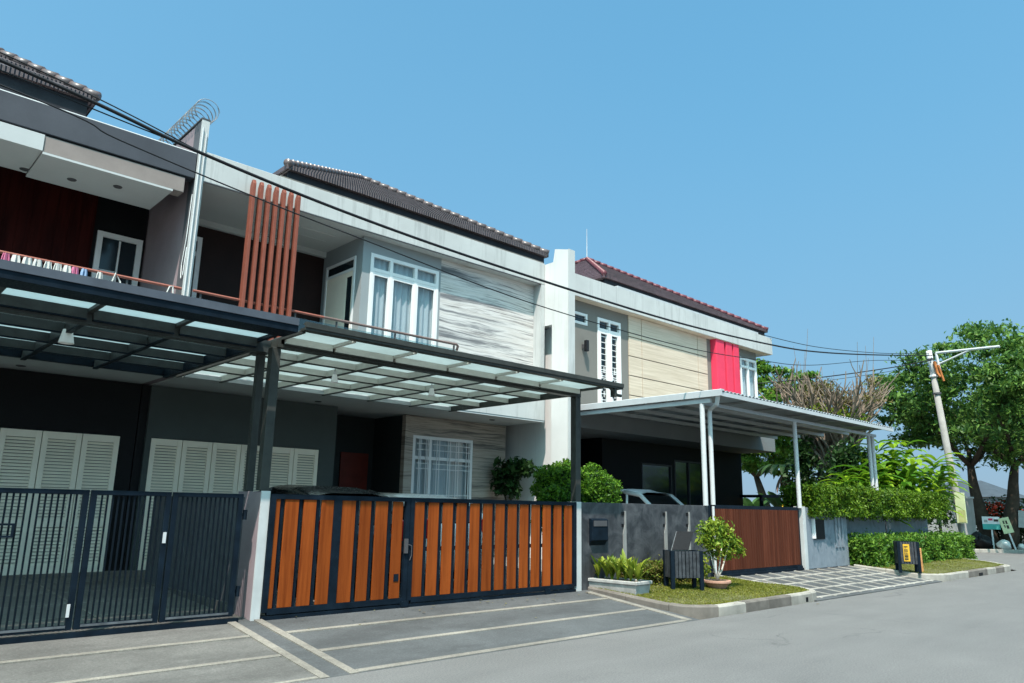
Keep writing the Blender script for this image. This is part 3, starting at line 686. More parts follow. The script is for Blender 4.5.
rl = B(); rl.tube([(4.46, 12.92, 5.23), (7.0, 12.92, 5.23)], .025, 8); h = rl.put('handrail', M['rail'], H1)
rl = B(); rl.tube([(7.0, 12.92, 5.23), (10.36, 12.92, 5.23), (10.40, 12.92, 5.20), (10.40, 12.96, 5.1)], .028, 8); h = rl.put('handrail', M['railgrey'], H1)
bx('rail_glass', M['railglass'], h, 4.5, 10.35, 12.935, 12.945, 4.40, 5.12)
b = B()
for x in (4.6, 6.4, 7.3, 8.7, 10.3): b.box(x - .015, x + .015, 12.925, 12.955, 4.4, 5.2)
b.put('rail_post', M['trim'], h, fix=False)

# ------------------------------------------------------------------ white fin wall between middle and right house
P = T('boundary_wall', 'tall bright white dividing wall standing between the stone-clad house and the red-panelled house', 'wall', (13.4, 12.5, .3))
b = B(); b.prism([(12.2, .2), (12.75, .2), (12.75, 6.2), (21, 6.2), (21, 7.7), (12.72, 7.86), (12.66, 8.2), (12.2, 8.08)], 'x', 13.30, 13.52); b.put('wall', M['wallwhite'], P)
b = B(); b.box(13.58, 13.70, 12.755, 21, .2, 6.19); b.put('inner_wall', M['wallwhite'], P, fix=False)
b = B(); b.box(13.295, 13.527, 12.17, 12.198, .2, 8.09); b.put('front_edge', M['fascia'], P, fix=False)

# ------------------------------------------------------------------ right house
H2 = T('house', 'house at right with maroon-capped roof, cream panels and three red pillars', 'house', (20, 13, .4))
b = B(); wall_holes(b, 13.72, 17.08, 13.27, 13.42, 4.3, 7.27, [(14.5, 15.27, 6.6, 6.95), (15.68, 16.71, 4.4, 6.94)])
b.put('upper_wall', M['taupe'], H2, fix=False); b = B(); wall_holes(b, 21.25, 24.52, 13.27, 13.42, 4.3, 7.27, [(23.36, 24.5, 4.6, 6.96)])
b.put('upper_wall', M['taupe'], H2, fix=False); bx('side_wall', M['taupe'], H2, 24.4, 24.52, 14.6, 21, 4.3, 7.27)
bx('cladding_joint', M['trim'], H2, 17.08, 21.25, 13.28, 13.42, 4.3, 7.27)
b = B(); cols = [17.085, 17.70, 20.70, 21.245]; rows = [4.3, 4.88, 5.46, 6.04, 6.62, 7.265]; g = .014
for i in range(3):
    for j in range(5): b.box(cols[i] + (g if i else 0), cols[i + 1] - (g if i < 2 else 0), 13.245, 13.279, rows[j] + g, rows[j + 1] - g)
b.put('cladding', M['cream'], H2, fix=False)
w = window(H2, 'window', [14.4, 15.22], [6.64, 6.90], 13.29, M['white'], fw=.07, pane='darkglass')
w = window(H2, 'window', [15.72, 16.2, 16.67], [4.4, 6.6, 6.9], 13.29, M['white'], fw=.08, depth=.09, pane='glass')
b = B()
for xa, xb in ((15.72, 16.2), (16.2, 16.67)):
    for x in (xa + .07, xb - .07): b.box(x - .035, x + .035, 13.25, 13.29, 4.4, 6.56)
    b.box(xa + .1, xb - .1, 13.252, 13.29, 6.5, 6.56)
b.put('sash', M['white'], w, fix=False)
b = B()
for xa, xb in ((15.83, 16.09), (16.31, 16.56)):
    b.box(xa, xa + .012, 13.294, 13.304, 4.4, 6.5); b.box(xb - .012, xb, 13.294, 13.304, 4.4, 6.5); b = b
    for k in range(9): z = 6.42 - k * .17; b.box(xa, xb, 13.295, 13.303, z, z + .018)
    for k in range(7):
        z0 = 5.55 - k * .17; x = xa + (xb - xa) * (.3 if k % 2 else .65); b.box(x - .01, x + .01, 13.293, 13.303, z0 - .17, z0); b.box(xa, xb, 13.295, 13.303, z0 - .09, z0 - .07)
    b.put('grille', M['white'], w, fix=False); b = B()
w = window(H2, 'window', [23.41, 23.90, 24.44], [4.64, 6.64, 6.92], 13.29, M['white'], fw=.08, depth=.09, pane='glass', curtain=True)
b = B(); b.box(24.44, 24.52, 13.42, 14.6, 6.60, 6.68); b.box(24.44, 24.52, 13.42, 14.6, 6.88, 6.96); b.box(24.44, 24.52, 14.5, 14.6, 4.6, 6.88); b.box(24.44, 24.52, 13.9, 13.98, 4.6, 6.6)
b.put('side_frame', M['white'], w, fix=False)
for x0, x1 in ((21.50, 22.0), (22.12, 22.5), (22.60, 22.95)): bx('red_pillar', M['redpanel'], H2, x0, x1, 13.04, 13.268, 4.3, 7.268, bevel=.012)
b = B(); b.prism([(13.0, 7.275), (13.0, 7.89), (13.18, 7.89), (13.18, 7.30)], 'x', 13.53, 25.25); b.put('fascia', M['fascia'], H2)
bx('fascia', M['fascia'], H2, 25.07, 25.25, 13.18, 21, 7.275, 7.89)
bx('soffit', M['soffit'], H2, 13.53, 25.07, 13.18, 21, 7.272, 7.32)
bx('fascia_lip', M['cream'], H2, 13.53, 25.2, 13.02, 13.27, 7.262, 7.274)
bx('gutter', M['gutter'], H2, 16.3, 24.3, 13.01, 13.17, 7.891, 7.95)
b = B(); b.box(16.0, 25.0, 13.32, 21, 7.892, 8.13); b.put('roof_wall', M['roofboard'], H2, fix=False)
blackboard(H2, 15.95, 25.1, 13.19, 7.952, 8.13)
ro = pyramid_roof(H2, 15.82, 25.22, 13.12, 22.5, 8.19, 20.5, 17.83, 10.9, 'tile2', 'tilecap2')
b = B(); b.tube([(20.5, 17.83, 10.9), (20.5, 17.83, 12.15)], [.02, .008], 6); b.put('lightning_rod', M['silver'], ro)
bx('slab', M['slabgrey'], H2, 13.72, 25.05, 13.0, 16, 3.72, 4.25, bevel=.01)
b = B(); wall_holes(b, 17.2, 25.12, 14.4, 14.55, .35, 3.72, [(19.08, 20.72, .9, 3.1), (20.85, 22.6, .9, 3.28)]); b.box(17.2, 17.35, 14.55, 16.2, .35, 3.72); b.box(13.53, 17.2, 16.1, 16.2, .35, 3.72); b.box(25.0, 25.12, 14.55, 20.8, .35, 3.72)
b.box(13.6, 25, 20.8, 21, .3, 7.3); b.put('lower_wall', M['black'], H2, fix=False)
window(H2, 'window', [19.12, 20.68], [.94, 3.06], 14.42, M['trim'], fw=.05, pane='darkglass'); window(H2, 'window', [20.89, 21.7, 22.56], [.94, 3.24], 14.42, M['trim'], fw=.05, pane='darkglass')
L = T('wall_lamp', 'small black wall lamp on the taupe wall beside the tall white window', 'lamp', (15.06, 13.27, 5.99))
bx('bracket', M['trim'], L, 15.02, 15.08, 13.19, 13.268, 5.92, 6.04); bx('lamp_body', M['cable'], L, 15.03, 15.13, 13.09, 13.19, 5.84, 6.15, bevel=.01)
# ------------------------------------------------------------------ glass carport canopies
def canopy(root, xr, yr, pur, zt, gl, pm, capm, rw=.05, ph=.12, y1=None):
    """xr: rafter x centres, pur: purlin y's (first one closes the shallow front row), glass panes between"""
    for ix, x in enumerate(xr):
        pmat = M[capm] if ix in (0, len(xr) - 1) else M[pm]
        b = B(); b.box(x - rw / 2, x + rw / 2, pur[0] + .03, yr[1], zt - ph, zt - .004); b.box(x - rw / 2, x + rw / 2, yr[0], pur[0] + .03, zt - .045, zt - .004); o = b.put('rafter', pmat, root, fix=False)
        b = B(); b.box(x - rw / 2 - .002, x + rw / 2 + .002, pur[0] + .035, yr[1], zt - ph - .018, zt - ph - .001); b.put('rafter_cap', M[capm], o, fix=False)
    for i, y in enumerate(pur):
        for x0, x1 in zip(xr[:-1], xr[1:]):
            b = B(); b.box(x0 + rw / 2 + .003, x1 - rw / 2 - .003, y - .02, y + .02, zt - ph + .004, zt - .006); o = b.put('purlin', M[pm], root, fix=False)
            b = B(); b.box(x0 + rw / 2 + .004, x1 - rw / 2 - .004, y - .022, y + .022, zt - ph - .014, zt - ph + .003); b.put('purlin_cap', M[capm], o, fix=False)
    ys = [yr[0] + .02] + list(pur) + [yr[1] - .02]
    for x0, x1 in zip(xr[:-1], xr[1:]):
        for y0, y1 in zip(ys[:-1], ys[1:]): bx('glass_panel', M[gl], root, x0 + .006, x1 - .006, y0 + .005, y1 - .005, zt, zt + .012)
C0 = T('carport_canopy', 'dark steel and glass carport canopy over the black barred gate', 'canopy', (2, 10, ZG))
canopy(C0, [-2.75, -1.75, -.75, .25, 1.2, 2.13, 3.1, 4.16], (8.8, 12.9), [9.38, 10.38, 11.2, 12.02], 3.79, 'frost2', 'steelblack', 'blacksteel', rw=.06, ph=.125)
bx('gutter', M['gutterblue'], C0, -4, 4.22, 8.40, 8.44, 3.81, 3.90); bx('gutter_trough', M['blacksteel'], C0, -4, 4.22, 8.415, 8.80, 3.725, 3.808)
bx('main_beam', M['steelblack'], C0, -4, 4.374, 9.405, 9.56, 3.62, 3.78); bx('rear_beam', M['blacksteel'], C0, -4, 4.20, 12.85, 12.95, 3.68, 3.84)
bx('post_head', M['steelblack'], C0, 4.20, 4.372, 9.561, 9.74, 3.621, 3.76)
bx('post', M['steel'], C0, 4.262, 4.362, 9.575, 9.675, 1.79, 3.62, bevel=.008)
C1 = T('carport_canopy', 'grey steel and frosted glass carport canopy over the orange timber gate', 'canopy', (7.3, 10, ZG))
canopy(C1, [4.36, 5.1, 6.1, 7.1, 8.12, 9.15, 10.22], (8.52, 12.92), [9.07, 10.1, 11.0, 11.9], 3.80, 'frost', 'purlin', 'steel', rw=.04, ph=.10)
b = B(); b.box(4.30, 10.62, 8.38, 8.52, 3.77, 3.80); b.box(4.30, 10.62, 8.36, 8.40, 3.80, 3.87); b.box(4.30, 10.62, 8.40, 8.44, 3.84, 3.86); b.put('gutter', M['steel'], C1, fix=False)
bx('gutter_bracket', M['steel'], C1, 10.40, 10.46, 8.40, 8.5, 3.62, 3.769)
bx('main_beam', M['steel'], C1, 4.30, 10.28, 9.10, 9.24, 3.655, 3.775)
bx('rear_gutter', M['gutter'], C1, 4.46, 10.26, 12.84, 12.945, 3.70, 3.775)
bx('post', M['steel'], C1, 4.245, 4.37, 9.14, 9.265, 1.80, 3.655, bevel=.008)
bx('post', M['steel'], C1, 10.15, 10.285, 9.11, 9.24, 1.77, 3.655, bevel=.008)
b = B(); b.tube([(10.30, 8.45, 3.80), (10.5, 8.44, 3.66), (10.62, 8.44, 3.66)], .03, 8); b.put('spout', M['steel'], C1)
def pendant(x, y, z0, r, h, label):
    L = T('pendant_lamp', label, 'lamp', (x, y, z0)); b = B()
    b.lathe([(r * .62, h), (r, 0), (r * .92, .004), (r * .55, h - .01), (0, h - .01)], (x, y, z0), 18); b.put('lamp_shade', M['lampwhite'], L, smooth=False)
    b = B(); b.lathe([(0, h + .05), (.02, h + .05), (.02, h), (r * .6, h)], (x, y, z0), 12); b.put('lamp_holder', M['silver'], L)
    b = B(); b.tube([(x, y, z0 + h + .04), (x, y, 3.80)], .006, 5); b.put('lamp_cord', M['cable'], L)
pendant(2.13, 10.35, 3.53, .088, .17, 'off-white cylinder lamp hanging under the dark glass canopy above the black gate')
pendant(5.90, 10.4, 3.52, .058, .125, 'small white lamp under the frosted canopy, the one nearer the steel posts')
pendant(7.78, 10.35, 3.52, .058, .125, 'small white lamp under the frosted canopy, the one nearer the stone-clad wall')
# things on the balcony of the left house
G = 'laundry on the balcony of the left house'
def garment(x, w, h, mat, label):
    b = B(); y = 12.88; n = 5; z1 = 5.20; rows = [(0, .6), (.25, .8), (.6, .9), (1, 1)]; v = []; f = []
    for t, s in rows:
        for k in range(n + 1): v.append((x + (k / n - .5) * w * s, y - .02 - .02 * math.sin(k * 2.2 + x * 9), z1 - h * t))
    for r in range(3):
        for k in range(n): i = r * (n + 1) + k; f.append((i, i + 1, i + n + 2, i + n + 1))
    b.add(v, f); o = b.put('hanging_garment', M[mat], loc=(x, y, 5.0), fix=False); m = o.modifiers.new('thickness', 'SOLIDIFY'); m.thickness = .012
    tag(o, label, 'laundry', G)
for i, x in enumerate((1.45, 1.57, 1.83, 1.98, 2.11, 2.25, 2.38, 2.51)): garment(x, .14, .26, 'cloth', 'small white garment hanging in the row below the reddish balcony handrail')
garment(1.70, .13, .27, 'pinkcloth', 'pink garment hanging among the white ones on the balcony'); garment(2.62, .10, .20, 'pinkcloth', 'small pinkish garment at the end of the white laundry row'); garment(2.75, .10, .22, 'bluecloth', 'blue garment hanging beside the white laundry on the balcony')
garment(2.97, .12, .22, 'cloth', 'lone white garment hanging apart, right of the blue one')
b = B(); b.tube([(3.15, 12.88, 5.02), (3.2, 12.86, 5.24), (3.28, 12.88, 5.12), (3.3, 12.86, 5.05), (3.6, 12.87, 5.03), (4.0, 12.86, 5.05), (4.05, 12.86, 5.2), (4.1, 12.87, 5.22), (4.12, 12.86, 5.06), (4.0, 12.86, 4.98)], .014, 6)
tag(b.put('rope', M['cloth'], loc=(3.6, 12.88, 5)), 'white rope looped over the handrail of the left balcony', 'rope')

# ------------------------------------------------------------------ gates and front walls
P = T('gate_pillar', 'square gate pillar with mauve side and pale front between black and orange gates', 'pillar', (4.28, 9.3, .2))
b = B(); b.box(4.265, 4.375, 9.134, 9.82, .15, 1.79); b.put('pillar', M['purple'], P, fix=False, bevel=.008)
b = B(); b.box(4.262, 4.38, 9.115, 9.133, .15, 1.795); b.put('front_face', M['pillarfront'], P, fix=False)
GB = T('gate', 'black vertical-bar metal gate in front of the dark house at the left edge', 'gate', (2, 9.13, ZG))
def bar_leaf(x0, x1, mid=None):
    b = B(); y0, y1 = 9.10, 9.15
    b.box(x0, x0 + .058, y0, y1, .32, 1.75); b.box(x1 - .058, x1, y0, y1, .32, 1.75)
    b.box(x0 + .058, x1 - .058, y0, y1, 1.70, 1.75); b.box(x0 + .058, x1 - .058, y0, y1, .32, .37)
    o = b.put('gate_leaf', M['blacksteel'], GB, fix=False, bevel=.004)
    b = B(); n = round((x1 - x0 - .116) / .057)
    for k in range(1, n): x = x0 + .058 + (x1 - x0 - .116) * k / n; b.box(x - .009, x + .009, 9.118, 9.130, .37, 1.70)
    b.put('bars', M['cage'], o, fix=False)
    b = B(); b.box(x0 + .06, x1 - .06, 9.096, 9.0995, .345, .368); b.put('worn_edge', M['wornpaint'], o, fix=False)
    return o
l0 = bar_leaf(-1.0, .62); l1 = bar_leaf(.64, 2.21 + .1); l2 = bar_leaf(2.33, 3.17); l3 = bar_leaf(3.19, 4.03)
b = B(); b.box(1.45, 1.66, 9.08, 9.10, 1.38, 1.40); b.box(1.45, 1.66, 9.08, 9.10, 1.26, 1.28); b.box(1.64, 1.66, 9.08, 9.10, 1.28, 1.38); b.put('latch_box', M['blacksteel'], l1, fix=False)
b = B(); b.box(3.12, 3.155, 9.09, 9.10, 1.18, 1.30); b.put('lock_plate', M['silver'], l2, fix=False)
b = B(); b.box(2.24, 2.27, 9.09, 9.10, .45, .58); b.put('bolt', M['silver'], l1, fix=False)
for z in (1.5, .6):
    b = B(); b.tube([(4.08, 9.14, z - .06), (4.08, 9.14, z + .06)], .028, 8); b.box(4.03, 4.09, 9.136, 9.15, z - .02, z + .02); b.put('hinge', M['blacksteel'], l3)
bx('bottom_rail', M['blacksteel'], GB, -1, 4.1, 9.09, 9.16, .235, .295)
bx('gate_leaf', M['blacksteel'], GB, -4, -1.03, 9.1, 9.15, .33, 1.75)
GO = T('gate', 'wide sliding gate of orange-brown boards in a black frame', 'gate', (7.2, 9.13, ZG))
def board_leaf(x0, x1, boards, mids, y):
    b = B(); b.box(x0, x0 + .07, y, y + .06, .33, 1.76); b.box(x1 - .07, x1, y, y + .06, .33, 1.76)
    b.box(x0 + .07, x1 - .07, y, y + .06, 1.70, 1.76); b.box(x0 + .07, x1 - .07, y, y + .06, .30, .37)
    for m in mids: b.box(m - .06, m + .06, y + .002, y + .058, .37, 1.70)
    b.box(x0 + .07, x1 - .07, y + .035, y + .055, 1.0, 1.06)
    for q, w_ in zip(boards[:-1], boards[1:]):
        c_ = (q[1] + w_[0]) / 2; g_ = (w_[0] - q[1]) * .42
        b.box(c_ - g_ - .008, c_ + g_ - .008, y + .036, y + .054, .37, 1.0); b.box(c_ - g_ - .008, c_ + g_ - .008, y + .036, y + .054, 1.06, 1.70)
    o = b.put('gate_leaf', M['blacksteel'], GO, fix=False)
    b = B(); s = B()
    for xa, xb in boards:
        b.box(xa, xb, y + .012, y + .032, .372, 1.698)
        for z in (.45, 1.03, 1.62):
            for x in (xa + .03, xb - .03): s.lathe([(.0, 0), (.006, 0)], (x, y, z), 6)
    b.put('boards', M['gatewood'], o, fix=False, bevel=.003)
    return o
bo = [(4.40, 4.52), (4.59, 4.78), (4.85, 5.03), (5.11, 5.29), (5.42, 5.63), (5.71, 5.88), (5.96, 6.16), (6.25, 6.42)]
g1 = board_leaf(4.385, 6.54, bo, [5.35], 9.09)
n = 13; w0 = (10.10 - 6.60) / n
bo2 = [(6.60 + i * w0 + .012, 6.60 + (i + 1) * w0 - .07) for i in range(n)]
g2 = board_leaf(6.545, 10.14, bo2, [], 9.084)
b = B(); b.box(6.455, 6.51, 9.06, 9.09, .98, 1.18); b.tube([(6.52, 9.07, 1.10), (6.57, 9.06, 1.08), (6.58, 9.07, .95), (6.56, 9.08, .88)], .008, 5); b.put('latch', M['trim'], g1)
bx('letter_slot', M['blacksteel'], g1, 6.31, 6.39, 9.095, 9.101, .60, .70)
bx('track_rail', M['blacksteel'], GO, 4.4, 10.12, 9.08, 9.20, .235, .285); 
for x in (6.5, 9.4): bx('roller_box', M['blacksteel'], GO, x - .06, x + .06, 9.06, 9.08, .25, .33)

FW = T('front_wall', 'dark troweled cement front wall with three pale slits, right of the orange gate', 'wall', (12.3, 9.2, .2))
b = B(); b.box(10.29, 14.45, 9.13, 9.33, .1, 1.76); b.put('wall', M['cement'], FW, fix=False, bevel=.006)
bx('end_post', M['pillarfront'], FW, 10.145, 10.288, 9.10, 9.33, .1, 1.765, bevel=.006)
M['strip'] = plain('weathered_lit_strip', (.24, .24, .235), .8, .2, 3, streak=.3)
for x in (11.48, 12.80, 13.62):
    B().prism([(x + .06, 1.62), (x + .10, 1.62), (x + .10, .3), (x + .01, .3), (x + .01, 1.2), (x + .06, 1.36)], 'y', 9.11, 9.129).put('lit_edge_strip', M['strip'], FW)  # sunlit edges of staggered panels, put into the pale colour of flat strips
    b = B(); b.box(x - .02, x + .05, 9.118, 9.129, 1.54, 1.60); b.box(x - .02, x + .03, 9.118, 9.129, 1.32, 1.38); b.put('notch', M['black'], FW, fix=False)
L = T('mailbox', 'black metal mailbox with sloped underside mounted on the dark cement wall', 'mailbox', (10.75, 9.1, .95))
B().prism([(9.128, 1.0), (9.09, 1.07), (9.05, 1.09), (9.05, 1.46), (9.128, 1.48)], 'x', 10.52, 10.97).put('box', M['blacksteel'], L, bevel=.008)
bx('flap', M['trim'], L, 10.56, 10.93, 9.04, 9.049, 1.34, 1.44)
# corrugated canopy of the right house
C2 = T('carport_canopy', 'pale corrugated metal carport roof on silver posts at the right house', 'canopy', (19, 10, ZG))
me = B(); nx = 512; x0, x1 = 14.36, 24.0
cz = lambda x, y: 4.22 + .018 * math.sin((x - x0) * 2 * math.pi / .16) + (y - 8.6) * .006
v = []; f = []
for i in range(nx + 1):
    x = x0 + (x1 - x0) * i / nx
    for y in (8.6, 13.0): v.append((x, y, cz(x, y)))
    for y in (8.6, 13.0): v.append((x, y, cz(x, y) - .012))
for i in range(nx):
    a = i * 4; c = a + 4; f += [(a, a + 1, c + 1, c), (a + 2, c + 2, c + 3, a + 3), (a, c, c + 2, a + 2), (a + 1, a + 3, c + 3, c + 1)]
me.add(v, f); me.put('corrugated_roof', M['galv'], C2, fix=False, smooth=False)
b = B(); b.prism([(14.26, 4.10), (14.26, 4.235), (14.29, 4.25), (14.40, 4.25), (14.40, 4.22), (14.31, 4.21), (14.33, 4.10)], 'y', 8.58, 13.0); b.put('gutter', M['gutter'], C2)
b = B(); b.box(14.32, 14.40, 8.9, 12.99, 3.98, 4.07); b.put('side_beam', M['silver'], C2, fix=False)
b = B(); b.box(14.36, 24.0, 8.60, 8.64, 4.10, 4.19); b.put('front_edge', M['gutter'], C2, fix=False)
bx('main_beam', M['galv'], C2, 14.40, 23.9, 9.08, 9.16, 3.95, 4.03)
for y in (9.9, 10.7, 11.5, 12.3): bx('purlin', M['galv'], C2, 14.40, 23.9, y, y + .05, 4.06, 4.15)
for x in (16, 17.6, 19.2, 20.8, 22.4, 23.7): bx('rafter', M['galv'], C2, x, x + .06, 8.66, 12.98, 4.152, 4.195)
for x in (14.36, 18.68, 23.42): 
    b = B(); b.tube([(x, 9.13, 1.76 if x < 20 else 1.6), (x, 9.13, 3.97)], .055, 12); b.put('post', M['silver'], C2)
b = B(); b.tube([(14.33, 8.7, 4.12), (14.40, 8.78, 3.95), (14.62, 9.08, 3.88), (14.64, 9.12, 3.8), (14.64, 9.12, 1.78)], .05, 12); b.put('downpipe', M['silver'], C2)
b = B(); b.tube([(23.7, 9.13, 1.6), (23.7, 9.13, 3.97)], .055, 12); b.put('downpipe', M['silver'], C2); bx('wall_bracket', M['silver'], C2, 23.36, 23.76, 9.08, 9.58, 1.56, 1.62)
b = B(); b.tube([(13.6, 12.1, 3.6), (13.6, 12.1, 4.2)], .03, 8); b.put('pipe', M['trim'], C2)
GR = T('gate', 'sliding gate of narrow reddish brown upright slats beside the potted shrub', 'gate', (16.7, 9.13, ZG))
b = B(); b.box(14.70, 14.76, 9.16, 9.22, .3, 1.78); b.box(18.62, 18.68, 9.16, 9.22, .3, 1.78); b.box(14.76, 18.62, 9.16, 9.22, 1.70, 1.78); b.box(14.76, 18.62, 9.16, 9.22, .30, .38); b.put('frame', M['blacksteel'], GR, fix=False)
b = B(); n = 36
for i in range(n): xa = 14.76 + (18.62 - 14.76) * i / n; b.box(xa + .008, xa + .1072 - .012, 9.155, 9.175, .38, 1.70)
b.put('slats', M['gatered'], GR, fix=False); bx('backing', M['blacksteel'], GR, 14.76, 18.62, 9.19, 9.2, .38, 1.70)
bx('track_rail', M['blacksteel'], GR, 14.6, 18.7, 9.12, 9.25, .235, .30); bx('roller_box', M['blacksteel'], GR, 18.3, 18.6, 9.10, 9.12, .26, .36)
b = B(); b.tube([(14.60, 9.10, .25), (14.60, 9.10, 1.75)], .03, 8); b.put('guide_post', M['silver'], GR)
bx('guide_frame', M['blacksteel'], GR, 14.47, 14.56, 9.14, 9.3, .25, 1.78)
SF = T('fence', 'black railing fence with horizontal rails behind the reddish gate', 'fence', (25.3, 12, .4))
for x in (24.9,):
    b = B()
    for z in (2.14, 1.72): b.box(x, x + .08, 9.6, 17.5, z, z + .1)
    b.put('rails', M['blacksteel'], SF, fix=False); bx('panel', M['blacksteel'], SF, x + .02, x + .05, 9.6, 17.5, .3, 1.5)
    b = B()
    for k in range(9): b.box(x + .005, x + .075, 9.6 + k * .98, 9.72 + k * .98, .3, 2.14)
    b.put('posts', M['blacksteel'], SF, fix=False)
FW2 = T('front_wall', 'blue-grey washed cement wall carrying the trimmed hedge on its top', 'wall', (24, 9.3, .2))
b = B(); b.box(18.90, 21.4, 9.13, 9.33, .1, 1.78); b.put('wall', M['bluecement'], FW2, fix=False, bevel=.006)
b = B(); b.box(21.402, 25.3, 9.58, 9.78, .1, 1.72); b.box(25.42, 29.1, 9.58, 9.78, .1, 1.72); b.put('set_back_wall', M['bluecement'], FW2, fix=False); bx('joint', M['black'], FW2, 25.3, 25.42, 9.62, 9.74, .1, 1.7)
bx('end_post', M['pillarfront'], FW2, 18.74, 18.898, 9.09, 9.33, .1, 1.80, bevel=.006); bx('planter_bed', M['dirt'], FW2, 18.95, 29.1, 9.79, 10.3, .1, 1.6)
b = B()
for x in (20.6, 20.8, 21.0): b.box(x, x + .12, 9.10, 9.129, .75, 1.7)
b.put('ribs', M['bluecement'], FW2, fix=False)
L = T('nameplate', 'narrow upright white plate beside a dark slab on the blue-grey wall', 'plate', (19.6, 9.1, 1.3)); bx('plate', M['white'], L, 19.28, 19.34, 9.06, 9.129, 1.0, 1.5); bx('dark_slab', M['black'], L, 19.36, 19.95, 9.10, 9.129, .98, 1.5)

# ------------------------------------------------------------------ cars (partly seen over the walls)
def car(label, paint, x, y, z, flip=False, rotz=0, h=1.75, wd=1.74, L=4.3, group=None):
    """front towards -Y; built at origin then moved"""
    Mx = Matrix.Translation((x, y, z)) @ Matrix.Rotation(R_(rotz), 4, 'Z')
    root = T('parked_car', label, 'car', (x, y, z), group)
    hw = wd / 2; F = -L / 2; Bk = L / 2
    def put_(b, n, m, p=root, **k): b.xf(Mx); return b.put(n, m, p, **k)
    st = [(F, .32, .62, .72), (F + .12, .26, .80, .90), (F + .9, .24, .98, 1.0), (F + 1.3, .24, 1.04, 1.0), (0, .24, 1.06, 1.0), (Bk - .6, .24, 1.08, 1.0), (Bk - .08, .28, 1.02, .94), (Bk, .36, .86, .86)]
    b = B(); v = []; f = []; N = 8
    for (yy, zl, zh, s) in st:
        w = hw * s
        v += [(-w * .9, yy, zl), (-w, yy, zl + .12), (-w, yy, zl + (zh - zl) * .6), (-w * .93, yy, zh), (w * .93, yy, zh), (w, yy, zl + (zh - zl) * .6), (w, yy, zl + .12), (w * .9, yy, zl)]
    for i in range(len(st) - 1):
        for j in range(N): f.append((i * N + j, i * N + (j + 1) % N, (i + 1) * N + (j + 1) % N, (i + 1) * N + j))
    f += [tuple(range(N)), tuple((len(st) - 1) * N + j for j in range(N))[::-1]]
    b.add(v, f); put_(b, 'body', M[paint], bevel=.03, smooth=True)
    gs = [(F + 1.05, 1.02, .88), (F + 1.45, 1.30, .84), (F + 1.95, h - .10, .78), (F + 2.5, h - .015, .77), (.3, h, .77), (Bk - 1.0, h - .03, .76), (Bk - .45, h - .14, .75), (Bk - .12, 1.08, .84)]
    b = B(); v = []; f = []
    for yy, zr, s in gs:
        s0 = .90 * hw; s1 = hw * s; v += [(-s0, yy, 1.0), (-s1, yy, zr - .035), (s1, yy, zr - .035), (s0, yy, 1.0)]
    for i in range(len(gs) - 1):
        for j in range(4): f.append((i * 4 + j, i * 4 + (j + 1) % 4, (i + 1) * 4 + (j + 1) % 4, (i + 1) * 4 + j))
    f += [(0, 1, 2, 3), tuple(len(gs) * 4 - 4 + j for j in range(4))[::-1]]
    b.add(v, f); put_(b, 'window_glass', M['carglass'])
    b = B(); v = []; f = []
    for yy, zr, s in gs[2:7]:
        s1 = hw * s + .012; v += [(-s1, yy, zr - .07), (-s1 * .97, yy, zr - .01), (-s1 * .6, yy, zr + .03), (s1 * .6, yy, zr + .03), (s1 * .97, yy, zr - .01), (s1, yy, zr - .07)]
    for i in range(4):
        for j in range(5): f.append((i * 6 + j, i * 6 + j + 1, (i + 1) * 6 + j + 1, (i + 1) * 6 + j))
    b.add(v, f); ro = put_(b, 'roof', M[paint], smooth=True)
    for sgn in (-1, 1):
        b = B(); b.tube([(sgn * (hw * gs[k][2] + (.02 if k else .05)), gs[k][0], max(1.03, gs[k][1] - .045)) for k in (0, 1, 2, 3)], [.05, .055, .06, .05], 8)
        b.tube([(sgn * (hw * gs[k][2] + .015), gs[k][0], gs[k][1] - .05) for k in (5, 6, 7)], .06, 8)
        b.tube([(sgn * (hw * .78), .25, h - .06), (sgn * (hw * .905), .2, 1.0)], .035, 6)
        b.tube([(sgn * (hw * gs[k][2] + .012), gs[k][0], gs[k][1] - .05) for k in (2, 3, 4, 5, 6)], .035, 8)
        put_(b, 'pillars', M[paint], smooth=True)
    for sgn in (-1, 1):
        b = B(); b.box(sgn * (hw + .12) - .10, sgn * (hw + .12) + .10, F + 1.38, F + 1.5, 1.06, 1.24); put_(b, 'mirror', M[paint], bevel=.03)
        b = B(); b.box(sgn * hw * .72 - .18, sgn * hw * .72 + .18, F + .02, F + .12, .62, .76); put_(b, 'headlight', M['silver'], bevel=.02)
        b = B(); b.box(sgn * hw * .76 - .12, sgn * hw * .76 + .12, Bk - .10, Bk + .004, .78, 1.10); put_(b, 'tail_light', M['redlight'], bevel=.02)
        for yy in (F + .85, Bk - .8):
            b = B(); X = sgn * (hw - .11); prof = [(.0, -.09), (.30, -.09), (.33, -.06), (.33, .06), (.30, .09), (0, .09)]
            b.lathe(prof, (0, 0, 0), 24); b.xf(Matrix.Translation((X, yy, .33)) @ Matrix.Rotation(R_(90), 4, 'Y')); wh = put_(b, 'wheel', M['rubber'])
            b = B(); b.lathe([(.20, -.095), (.20, .095)], (0, 0, 0), 20); b.lathe([(0, .096), (.2, .096)], (0, 0, 0), 20); b.lathe([(0, -.096), (.2, -.096)], (0, 0, 0), 20); b.xf(Matrix.Translation((X, yy, .33)) @ Matrix.Rotation(R_(90), 4, 'Y')); put_(b, 'rim', M['silver'], wh)
    return root
car('dark car behind the left leaf of the orange gate, only its roof showing', 'carblack', 6.3, 12.0, .32, rotz=180, h=1.60, wd=1.66)
car('white car behind the middle of the orange gate, a sliver of roof showing', 'carwhite', 8.15, 12.1, .34, rotz=180, h=1.50)
